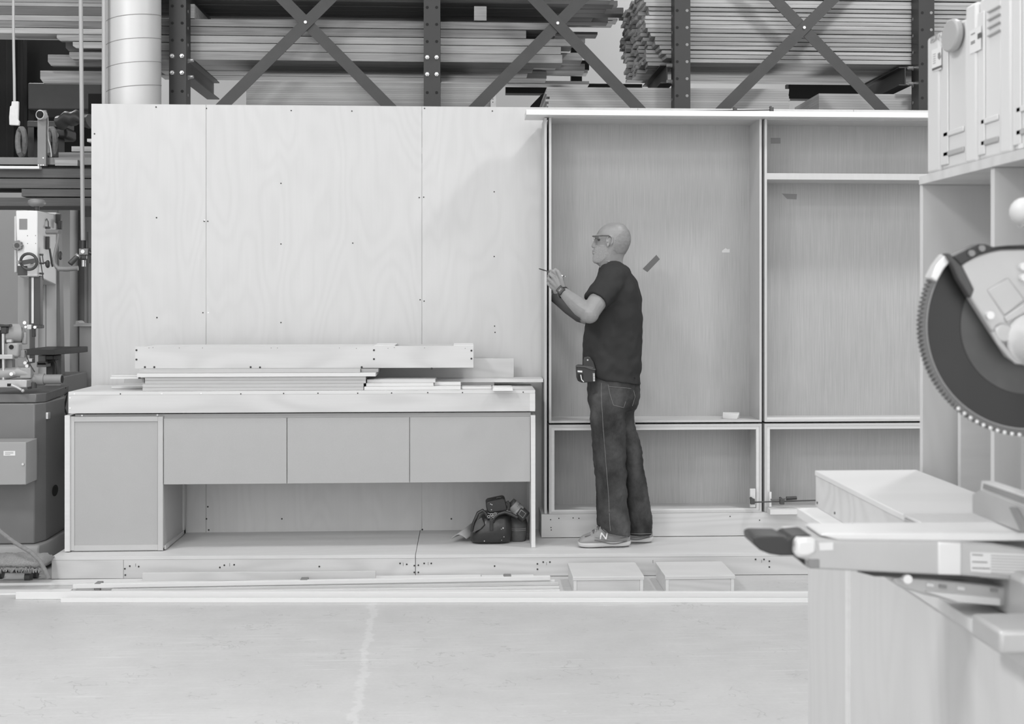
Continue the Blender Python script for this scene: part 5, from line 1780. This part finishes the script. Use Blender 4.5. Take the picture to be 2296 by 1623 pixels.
for (x0, x1, yc, nr) in ((1296, 1413, YN, True), (1349, 1463.5, YFR, False)):
    sh, X0, X1 = shoe(x0, x1, yc, nr)
    L_ = X1 - X0
    # darker wave of trim above the sole, toe cap stitching, laces, heel
    for dz, m_, r_ in ((.036, 'shoedark', .0025), (.055, 'machine_l', .002)):
        pts = [Vector((X0 + L_ * f, yc - .052 + .010 * abs(f - .3) * 2, ZP + dz + .012 * math.sin(f * 7))) for f in [.3 + .62 * i / 12 for i in range(13)]]
        MB().tube(pts, r_, 6).build('trim', m_, sh)
    pts = [Vector((X0 + L_ * (.12 + .22 * i / 6), yc - .034 + i * .002, ZP + .064 + .002 * i)) for i in range(7)]
    MB().tube(pts, .003, 6).build('toe_overlay', 'shoedark', sh)
    for k in range(5):
        f = .24 + k * .045
        zt = ZP + .078 + k * .0105
        MB().tube([Vector((X0 + L_ * f, yc - .03, zt - .008)), Vector((X0 + L_ * f + .004, yc, zt + .006)), Vector((X0 + L_ * f, yc + .03, zt - .008))], .0025, 6).build('lace', 'shoedark' if k % 2 else 'sole', sh)
    # letter on the side
    nx, nz = X0 + L_ * .47, ZP + .068
    y_ = yc - .047
    W_, H_ = .040, .034
    for thk, m_, oy in ((.0042, 'white', 0), (.0022, 'shoe', -.0012)):
        s_ = .22
        p_ = lambda u, v: Vector((nx + W_ * (u - .5) + v * H_ * s_, y_ + oy - .002 + .006 * (v > .5), nz + H_ * (v - .5)))
        MB().tube([p_(0.05, 0), p_(0.05, 1)], thk, 6).tube([p_(0.05, 1), p_(.85, 0)], thk, 6).tube([p_(.85, 0), p_(.85, 1)], thk, 6).build('letter_n', m_, sh)

# --- dark sleeve on the far forearm
MB().tube([ELR + Vector((.01, 0, .004)), P(1300, 704, 7.07), P(1275, 690, 7.13), WRR + Vector((0, 0, .002)), P(1245, 667, 7.225)], [.050, .0475, .0375, .0305, .031], 20).build('forearm_sleeve', 'darkgrey', man, label='dark sleeve on the far forearm')
# --- watch
wd = (P(1258, 650, 6.80) - P(1275, 666, 6.76)).normalized()
wc = P(1262.5, 655.5, 6.797)
wt = MB().torus(wc, wd, .0315, .004, 28, 8)
for dv_ in (-.0065, -.003, .003, .0065):
    wt.torus(wc + wd * dv_, wd, .0315, .0038, 28, 8)
wt = wt.build('watch', 'black', man, remesh=.002, sm=2)
fc = P(1258.5, 652, 6.758)
nrm = (fc - wc - wd * (fc - wc).dot(wd)).normalized()
side = wd.cross(nrm).normalized()
cs = wc + nrm * .033


def wbox(c, hx, hy, hz):
    vs = []
    for sx, sy, sz in ((-1, -1, -1), (1, -1, -1), (1, 1, -1), (-1, 1, -1), (-1, -1, 1), (1, -1, 1), (1, 1, 1), (-1, 1, 1)):
        vs.append(c + wd * hx * sx + side * hy * sy + nrm * hz * sz)
    return MB().hexa(vs[:4], vs[4:])


wbox(cs, .021, .020, .006).build('watch_case', 'black', wt, bevel=.003)
wbox(cs + nrm * .0062, .014, .015, .0006).build('watch_face', 'darkgrey', wt)
for k in (-.007, -.001, .006):
    wbox(cs + nrm * .0068 + side * k, .005, .002, .0006).build('watch_digit', 'machine_l', wt)

# --- belt pouch
po = MB().prism(pp([(1292.5, 821), (1297, 818), (1310, 819), (1330, 823), (1335, 828), (1336, 850), (1331, 857), (1305, 858), (1297, 855), (1294, 846)], 6.77), (0, .06, 0)).build('tool_pouch', 'black', man, bevel=.005)
MB().prism(pp([(1307, 826), (1308, 808), (1311, 800.5), (1317, 799), (1324, 801), (1331, 811), (1336, 828)], 6.772), (0, .012, 0)).build('holster_flap', 'leather', po, bevel=.003)
MB().tube(pp([(1292, 821), (1310, 822), (1325, 827), (1335, 829)], 6.766), .005, 8).build('rim', 'darkgrey', po)
c = P(1317.5, 807, 6.768)
MB().cyl(c, c + Vector((0, -.003, 0)), .0045, .0045, 12).build('snap', 'bolt', po)
MB().prism(pp([(1295, 830.5), (1305.5, 831), (1305.5, 835), (1295, 834)], 6.7685), (0, .002, 0)).build('label', 'label', po)
MB().prism(pp([(1329, 836), (1333.5, 836), (1334.5, 855), (1330, 855.5)], 6.7685), (0, .002, 0)).build('label', 'labelg', po)
for k in range(5):
    rb(1330, 838 + k * 3.6, 1333.6, 839.6 + k * 3.6, 6.7675, .001).build('letter_mark', 'label', po)
MB().tube(pp([(1302, 840), (1304, 851), (1309, 856)], 6.767), .003, 6).build('pull_cord', 'label', po)
rb(1296, 838, 1308, 854, 6.7682, .002).build('mesh_window', 'hole', po)

# --- pen, held but a thing of its own
pn = thing('pen', 'thin pen with a dark tip held in the man\'s left hand', 'pen', P(1238, 612, 6.80))
A, B = P(1207.8, 602, 6.845), P(1267, 620, 6.775)
d = (B - A)
MB().tube([A, A + d * .04, A + d * .22], [.0008, .003, .0042], 10).build('tip', 'black', pn)
MB().tube([A + d * .22, A + d * .34, A + d * .97], [.0035, .0028, .0035], 10).build('barrel', 'darkgrey', pn)
MB().tube([A + d * .80, A + d * .93], [.0040, .0040], 10).build('pen_ring', 'screwl', pn)
MB().ball(B, .0042).build('end_cap', 'bolt', pn)

# ================================================================ RIGHT FOREGROUND
def xp(pts, X):
    return [XP(a, b, X) for a, b in pts]


ZBn = 1.0
wb = thing('workbench', 'long birch plywood saw bench with closed side panels, in the right foreground', 'workbench', (1.2, 2.0, 0))
XB = .782
yfar = G(1800, 1139, ZBn).y
MB().box((XB, .7, ZBn - .02), (1.75, yfar, ZBn)).build('bench_top', 'deck', wb, bevel=.001)
ye1 = XP(1808, 1200, .788).y
y19a, y19b, y22 = XP(1897, 1400, .788).y, XP(1903, 1400, .788).y, XP(2227, 1500, .79).y
MB().box((.792, y19a, 0), (.81, ye1, ZBn - .0205)).build('side_panel', 'birch', wb)
MB().box((.786, y19b, 0), (.81, y19a, ZBn - .0205)).build('panel_edge', 'pine', wb)
MB().box((.792, y22, 0), (.81, y19b, ZBn - .0205)).build('side_panel', 'birch', wb)
MB().box((.788, .7, 0), (.81, y22 - .003, ZBn - .0205)).build('side_panel', 'birch', wb)
MB().box((.81, ye1 - .018, 0), (1.74, ye1, ZBn - .0205)).build('end_panel', 'birch', wb)
MB().box((1.70, .7, 0), (1.74, ye1 - .02, ZBn - .0205)).build('back_panel', 'birch', wb)
# box on the bench
bx = thing('low_box', 'pale plywood box lying on the far end of the saw bench', 'box', (.95, 2.6, ZBn))
yb1 = XP(1827, 1090, .83).y
zt = 1.086
MB().box((.83, 2.31, zt - .012), (1.076, yb1, zt)).build('lid', 'deck', bx, bevel=.0015)
MB().box((.832, 2.312, ZBn + .0008), (.85, yb1 - .001, zt - .0125)).build('side_board', 'birch_h', bx)
MB().box((1.056, 2.312, ZBn + .0008), (1.074, yb1 - .001, zt - .0125)).build('side_board', 'birch_h', bx)
MB().box((.8505, 2.312, ZBn + .0008), (1.0555, 2.33, zt - .0125)).build('end_board', 'birch_h', bx)
MB().box((.8505, yb1 - .02, ZBn + .0008), (1.0555, yb1 - .001, zt - .0125)).build('end_board', 'birch_h', bx)
screws(bx, [XP(1833, 1127, .832), XP(1872, 1150, .832), XP(1912, 1175, .832)], .003, ax=(-1, 0, 0))
# upper cabinet with open bays, standing on the bench
uc = thing('shelf_cabinet', 'tall birch plywood cabinet with open bays standing at the back of the saw bench', 'cabinet', (1.3, 2.2, ZBn))
XU = 1.09
za, zb2 = 1.5 + .2455 * XU, 1.5 + .2645 * XU
yU = XP(2066, 600, XU + .004).y
yTop = XP(2066, 410, XU).y
MB().box((XU - .006, 1.0, za), (1.68, yTop, zb2)).build('top_panel', 'birch_h', uc, bevel=.001)
y2a = XP(2221, 600, XU).y
for y in (yU, y2a, y2a - .42, y2a - .84):
    MB().box((XU, y - .018, ZBn + .0008), (1.66, y, za - .0005)).build('partition', 'birch', uc, bevel=.0008)
MB().box((1.66, 1.0, ZBn + .0008), (1.68, yU, za - .0005)).build('back_panel', 'birch', uc)
pnl = MB().box((P(2143, 1000, yU - .03).x, yU - .06, ZBn + .001), (1.64, yU - .042, 1.29)).build('panel', 'pine')
tag(pnl, 'pale upright panel standing inside the cabinet bay behind the saw blade', 'panel')

# stacked tool cases standing on the cabinet
XF = XU + .006
zb3 = zb2 + .0008
ztc = 1.5 + .559 * XF
cases = [(2083.5, 2168, 'offwhite', 'far pale tool case with a grey round latch, on top of the cabinet', True),
         (2169.5, 2246, 'case2', 'middle pale tool case with a printed label and ribbed front, on top of the cabinet', True),
         (2247.5, 2335, 'case2', 'nearest plain pale tool case on top of the cabinet', False)]
for i, (xa, xb, m_, lab, lidded) in enumerate(cases):
    ya, yb = XP(xb, 300, XF).y, XP(xa, 300, XF).y
    zt = ztc + (0 if i == 0 else (.022 if i == 1 else .06))
    t = thing('tool_case', lab, 'tool case', (XF + .2, (ya + yb) / 2, zb3), 'tool cases on the cabinet')
    lidf = .34 if lidded else .30
    ys_ = yb - (yb - ya) * lidf
    MB().box((XF, ya + .001, zb3), (XF + .39, ys_ - .0015, zt)).build('body', m_, t, bevel=.008)
    MB().box((XF - .006, ys_, zb3), (XF + .395, yb - .001, zt - .002)).build('lid', m_, t, bevel=.007)
    MB().box((XF - .004, ys_ - (ys_ - ya) * .32, zb3 + .012), (XF, ys_ - .004, zt - .03)).build('rib', m_, t, bevel=.003)
    for q in (.03, .075):
        MB().box((XF - .004, ya + .012, zb3 + q), (XF, ys_ - .02, zb3 + q + .012)).build('foot_slot', 'caselatch' if q < .05 else m_, t, bevel=.003)
    if i == 0:
        c = XP(2147, 80, XF)
        pts = []
        for k in range(28):
            a = 2 * math.pi * k / 28
            pts.append(Vector((XF - .004, c.y + .047 * math.cos(a), c.z + .036 * math.sin(a))))
        MB().prism(pts, (-.016, 0, 0)).build('latch', 'caselatch', t, bevel=.004)
        lb2 = MB().prism(xp([(2089.5, 113), (2111, 104), (2111, 155), (2090.5, 161)], XF - .0066), (-.0006, 0, 0)).build('label', 'label', t)
        MB().prism(xp([(2090, 154), (2111, 146), (2111, 151), (2090.5, 159)], XF - .0074), (-.0004, 0, 0)).build('label_bar', 'print', lb2)
        MB().prism(xp([(2103, 120), (2108, 117), (2110, 128), (2106, 134), (2103, 130)], XF - .0074), (-.0004, 0, 0)).build('label_picture', 'labelg', lb2)
        for k in range(5):
            MB().prism(xp([(2092, 122 + k * 5), (2098, 119.5 + k * 5), (2098, 121 + k * 5), (2092, 123.5 + k * 5)], XF - .0074), (-.0004, 0, 0)).build('label_line', 'caselatch', lb2)
        text_mesh('FESTOOL', .020, 'caselatch', t, XP(2101, 84, XF - .0075), (R(90), 0, R(-90)))
    if i == 1:
        lb2 = MB().prism(xp([(2174.5, 70), (2200, 57), (2200, 110), (2175, 122)], XF - .0066), (-.0006, 0, 0)).build('label', 'label', t)
        MB().prism(xp([(2192, 76), (2200, 72), (2200, 84), (2192, 88)], XF - .0074), (-.0004, 0, 0)).build('label_bar', 'print', lb2)
        for k, (u, v) in enumerate(((2177, 77), (2177, 94), (2177, 98))):
            MB().prism(xp([(u, v), (u + 9, v - 4.5), (u + 9, v - 2), (u, v + 2.5)], XF - .0074), (-.0004, 0, 0)).build('label_line', 'labelg', lb2)
        for k in range(4):
            v = 26 + k * 18
            MB().prism(xp([(2217, v), (2243, v - 14), (2243, v - 11), (2217, v + 3)], XF - .0008), (-.004, 0, 0)).build('vent_rib', 'caselatch', t)
    if i == 2:
        MB().prism(xp([(2287, 325), (2296, 321), (2296, 332), (2288, 333)], XF - .0008), (-.004, 0, 0)).build('foot_clip', 'label', t)

# ---------------------------------------------------------------- mitre saw
ms = thing('mitre_saw', 'large sliding mitre saw with a big dark blade, on the bench in the right foreground', 'mitre saw', (1.0, 1.9, ZBn))
Ya = 1.895
# table arm (turntable extension)
MB().prism(pp([(1783, 1216), (1790, 1209), (1835, 1206), (1879, 1212.6), (2080, 1214.5), (2157, 1216), (2225, 1220), (2296, 1231), (2420, 1240), (2420, 1312), (2296, 1304), (2200, 1295), (2157, 1291), (2098, 1289), (1839, 1277), (1812, 1272), (1812, 1256), (1790, 1250), (1783, 1243)], Ya), (0, .11, 0)).build('table_arm', 'alu', ms, bevel=.004, smooth=20)
MB().prism(pp([(1838, 1200), (1850, 1196), (2420, 1192), (2420, 1212), (2157, 1214), (1879, 1211)], Ya + .012), (0, .09, 0)).build('table_top', 'alu_l', ms, bevel=.002)
MB().prism(pp([(1783, 1245), (1786, 1212), (1793, 1208), (1833, 1208), (1833, 1240), (1815, 1250), (1795, 1251)], Ya - .004), (0, .11, 0)).build('nose_cap', 'alu_l', ms, bevel=.006)
MB().prism(pp([(1836, 1217), (1868, 1216), (1868, 1233), (1838, 1234)], Ya - .001), (0, .002, 0)).build('highlight_inset', 'alu_l', ms)  # brighter metal painting the silver highlight on the arm
MB().prism(pp([(1688.5, 1206), (1700, 1202), (1756, 1202.5), (1766, 1209), (1775, 1202), (1810, 1199), (1822, 1201), (1812, 1207), (1786, 1209), (1783, 1246), (1751, 1246.5), (1726, 1242.5), (1704, 1233.5), (1691, 1222)], Ya + .015), (0, .07, 0)).build('mitre_handle', 'black', ms, bevel=.006, smooth=25)
MB().prism(pp([(1785, 1247), (1811, 1252), (1811, 1272), (1800, 1264)], Ya + .02), (0, .06, 0)).build('lock_lever', 'black', ms, bevel=.002)
MB().prism(pp([(1812, 1254), (1838, 1254), (1838, 1275), (1814, 1275)], Ya - .002), (0, .05, 0)).build('detent_block', 'midgrey', ms, bevel=.002)
MB().prism(pp([(2104, 1216), (2156, 1217.5), (2156, 1290), (2104, 1288)], Ya - .002), (0, .02, 0)).build('turntable_edge', 'alu_l', ms, bevel=.002)
lb3 = MB().prism(pp([(2176, 1238), (2296, 1243), (2400, 1248), (2400, 1300), (2296, 1291.5), (2177, 1281)], Ya - .003), (0, .004, 0)).build('warning_label', 'case2', ms)
for k, (a, b, c_) in enumerate(((1242, 2180, 2204), (1258, 2180, 2214), (1272, 2180, 2220))):
    MB().prism(pp([(a_, b_) for a_, b_ in ((b, a), (c_, a + 1.5), (c_, a + 4), (b, a + 2.5))], Ya - .0036), (0, .0004, 0)).build('label_line', 'labelg', lb3)
for k in range(7):
    y = 1244 + k * 6.4
    MB().prism(pp([(2222, y), (2398, y + 7), (2398, y + 9.5), (2222, y + 2.5)], Ya - .0036), (0, .0004, 0)).build('label_line', 'caselatch', lb3)
MB().prism(pp([(1923, 1282), (2140, 1289), (2200, 1296), (2140, 1298), (1960, 1292)], Ya + .01), (0, .08, 0)).build('shadow_plate', 'black', ms)  # black plate put in as the shadow under the table arm
MB().prism(pp([(2001.5, 1293), (2025, 1291), (2098, 1297), (2244, 1316), (2420, 1322), (2420, 1362), (2300, 1360), (2244, 1360), (2149, 1351), (2076, 1335), (2033, 1322), (2007, 1311)], Ya + .02), (0, .09, 0)).build('base_casting', 'alu', ms, bevel=.004, smooth=25)
MB().prism(pp([(2076, 1326), (2244, 1342), (2243, 1358), (2149, 1350)], Ya + .012), (0, .02, 0)).build('scale_plate', 'alu_l', ms, bevel=.001)
for k, x in enumerate((2078, 2107, 2147, 2222)):
    MB().prism(pp([(x, 1307 + k * 4), (x + 16, 1309 + k * 4), (x + 16, 1316 + k * 4), (x, 1314 + k * 4)], Ya + .017), (0, .004, 0)).build('scale_slot', 'alu_l' if k % 2 == 0 else 'midgrey', ms)
c = P(2036, 1299, Ya + .0)
MB().cyl(c, c + Vector((0, .02, 0)), .007, .007, 14).build('base_bolt', 'screwl', ms)
a = P(2228, 1371, 1.72)
b = P(2420, 1371, 1.72)
MB().box((a.x, 1.70, ZBn + .001), (b.x, 1.80, ZBn + .035)).build('base_foot', 'alu', ms, bevel=.006)
a = P(2120, 1340, 2.0)
MB().box((P(2260, 1340, 1.9).x, 1.80, ZBn + .001), (1.05, 2.15, ZBn + .075)).build('base', 'alu', ms, bevel=.01)
# table wing with two pockets
w1, w2 = P(2027, 1180, 2.28), P(2171, 1180, 2.28)
zt = zof(2090, 1152, 2.28)
MB().box((w1.x, 2.17, zt - .006), (w2.x + .12, 2.285, zt)).build('wing_top', 'alu_l', ms, bevel=.002)
for x in (w1.x, (w1.x + w2.x) / 2, w2.x):
    MB().box((x, 2.172, ZBn + .001), (x + .008, 2.28, zt - .0065)).build('wing_rib', 'alu', ms, bevel=.001)
MB().box((w1.x + .008, 2.262, ZBn + .001), (w2.x + .1, 2.28, zt - .0065)).build('wing_back', 'alu', ms)
MB().box((w1.x + .05, 1.98, zt - .012), (w2.x + .11, 2.168, zt - .002)).build('saw_table', 'alu_l', ms, bevel=.002)
# fence
MB().prism(xp([(2180, 1108), (2198, 1098), (2420, 1186), (2420, 1258), (2296, 1196), (2180, 1150)], .86), (.012, 0, 0)).build('fence', 'alu', ms, bevel=.001)
MB().prism(xp([(2200.6, 1077.5), (2420, 1152), (2420, 1186), (2198, 1098)], .864), (.02, 0, 0)).build('fence_rail', 'alu_l', ms, bevel=.001)
MB().prism(xp([(2205, 1084), (2420, 1158), (2420, 1178), (2203, 1095)], .8625), (.001, 0, 0)).build('fence_inset', 'midgrey', ms)
MB().prism(xp([(2262, 1137), (2269, 1140), (2296, 1190), (2288, 1192)], .850), (.009, 0, 0)).build('fence_brace', 'midgrey', ms)
# blade
Yb_ = 1.955
bc = P(2303, 730, Yb_)
rpx = Yb_ / 2800 * 1.03


def circ(r_, a0, a1, n, c=bc):
    return [c + Vector((r_ * math.cos(R(a0 + (a1 - a0) * i / n)), 0, r_ * math.sin(R(a0 + (a1 - a0) * i / n)))) for i in range(n + 1)]


r_of = lambda px: (P(2303, 730, Yb_) - P(2303 - px, 730, Yb_)).length
Rb = r_of(233)
a0, a1 = 139, 395
MB().prism(circ(Rb, a0, a1, 120), (0, .006, 0)).build('blade', 'blade', ms, smooth=30)
tt = MB()
nt_ = 104
for i in range(nt_):
    a = a0 + 9 + (a1 - a0 - 9) * i / nt_
    for dy, rr in ((0, 0),):
        u = Vector((math.cos(R(a)), 0, math.sin(R(a))))
        v = Vector((-u.z, 0, u.x))
        c = bc + u * (Rb - .001)
        tt.prism([c - v * .0034 - u * .004, c + v * .0034 - u * .004, c + v * .0042 + u * .0075, c + v * .0005 + u * .0088, c - v * .003 + u * .003], (0, .014, 0))
tt.xform(Matrix.Translation((0, -.004, 0))).build('blade_teeth', 'teeth', ms, smooth=20)
MB().tube([p + Vector((0, -.003, 0)) for p in circ(r_of(227), a0, a1, 120)], .0012, 6).build('guard_rim', 'alu', ms)
MB().prism([p + Vector((0, -.0015, 0)) for p in circ(r_of(150), 0, 360, 80)[:-1]], (0, .001, 0)).build('blade_flange', 'bladec', ms)
for i in range(11):
    a = 229 + i * 4.0
    u = Vector((math.cos(R(a)), 0, math.sin(R(a))))
    MB().ball(bc + u * (r_of(240)) + Vector((0, -.006, 0)), .0034).build('guard_rivet', 'alu_l', ms)
# upper guard
Yg = 1.925
MB().prism(pp([(2154.5, 594), (2173, 580), (2196.6, 569.5), (2220, 562), (2245.8, 558), (2296, 556.5), (2420, 575), (2440, 700), (2420, 830), (2300, 812), (2277, 810), (2262, 800), (2225, 743), (2175.5, 666), (2182.6, 648.5)], Yg), (0, .022, 0)).build('upper_guard', 'alu', ms, bevel=.004, smooth=25)
MB().prism(pp([(2214, 650), (2261, 622), (2299, 672), (2252, 708)], Yg - .003), (0, .004, 0)).build('guard_boss', 'alu', ms, bevel=.002)
MB().prism(pp([(2252, 710), (2300, 676), (2420, 640), (2420, 700), (2300, 700), (2258, 724)], Yg - .004), (0, .006, 0)).build('guard_rib', 'alu', ms, bevel=.002)
c = P(2312, 762, Yg - .0)
MB().cyl(c + Vector((0, -.075, 0)), c, .022, .043, 28).build('spindle_cone', 'alu_l', ms, bevel=.003)
c = P(2248, 746, Yg)
MB().cyl(c + Vector((0, -.008, 0)), c, .014, .016, 20).build('pivot_boss', 'alu', ms, bevel=.002)
for q in ((2216, 706.5), (2291, 597.6), (2293, 622), (2288, 801)):
    c = P(*q, Yg)
    MB().cyl(c + Vector((0, -.009, 0)), c, .0062, .0068, 16).build('guard_screw', 'alu_l', ms)
MB().tube(pp([(2226, 744), (2240, 768), (2262, 795), (2278, 810), (2296, 812)], Yg - .004), .0045, 8).build('guard_lip', 'alu', ms)
MB().prism(pp([(2137, 575), (2165, 560), (2196.6, 546.7), (2210, 547), (2228, 553.7), (2260, 550), (2296, 548.5), (2420, 566), (2420, 575), (2296, 556), (2245, 557), (2196.6, 570), (2154.5, 594), (2147.5, 585)], Yg - .004), (0, .035, 0)).build('guard_strap', 'black', ms, bevel=.002, smooth=25)
for q in ((2177, 568), (2200, 557)):
    c = P(*q, Yg - .004)
    MB().cyl(c + Vector((0, -.005, 0)), c, .005, .005, 14).build('strap_screw', 'midgrey', ms)
MB().prism(pp([(2119, 570), (2126, 569), (2136, 582), (2118, 602), (2101, 632), (2087, 622), (2101, 594)], Yg + .01), (0, .03, 0)).build('lower_guard', 'alu_l', ms, bevel=.003, smooth=30)
MB().prism(pp([(2121, 567.8), (2128, 567), (2137, 575), (2156, 594), (2184, 650), (2176, 668), (2168, 654), (2150, 625), (2134, 588)], Yg - .001), (0, .02, 0)).build('guard_link', 'darkgrey', ms, bevel=.002)
# motor arm beyond the blade, out to the right of the picture
MB().prism(pp([(2330, 600), (2400, 580), (2440, 700), (2440, 860), (2400, 900), (2330, 800)], Yg + .06), (0, .16, 0)).build('motor_housing', 'alu', ms, bevel=.01)
MB().prism(pp([(2345, 880), (2430, 860), (2440, 1340), (2345, 1340)], Yg + .08), (0, .10, 0)).build('pivot_arm', 'alu', ms, bevel=.008)
MB().tube(pp([(2296, 476), (2350, 490), (2420, 560)], Yg + .08), [.026, .022, .022], 16).build('grip', 'offwhite', ms)
MB().ball(P(2297, 475, Yg + .08), .024).build('grip_end', 'offwhite', ms)
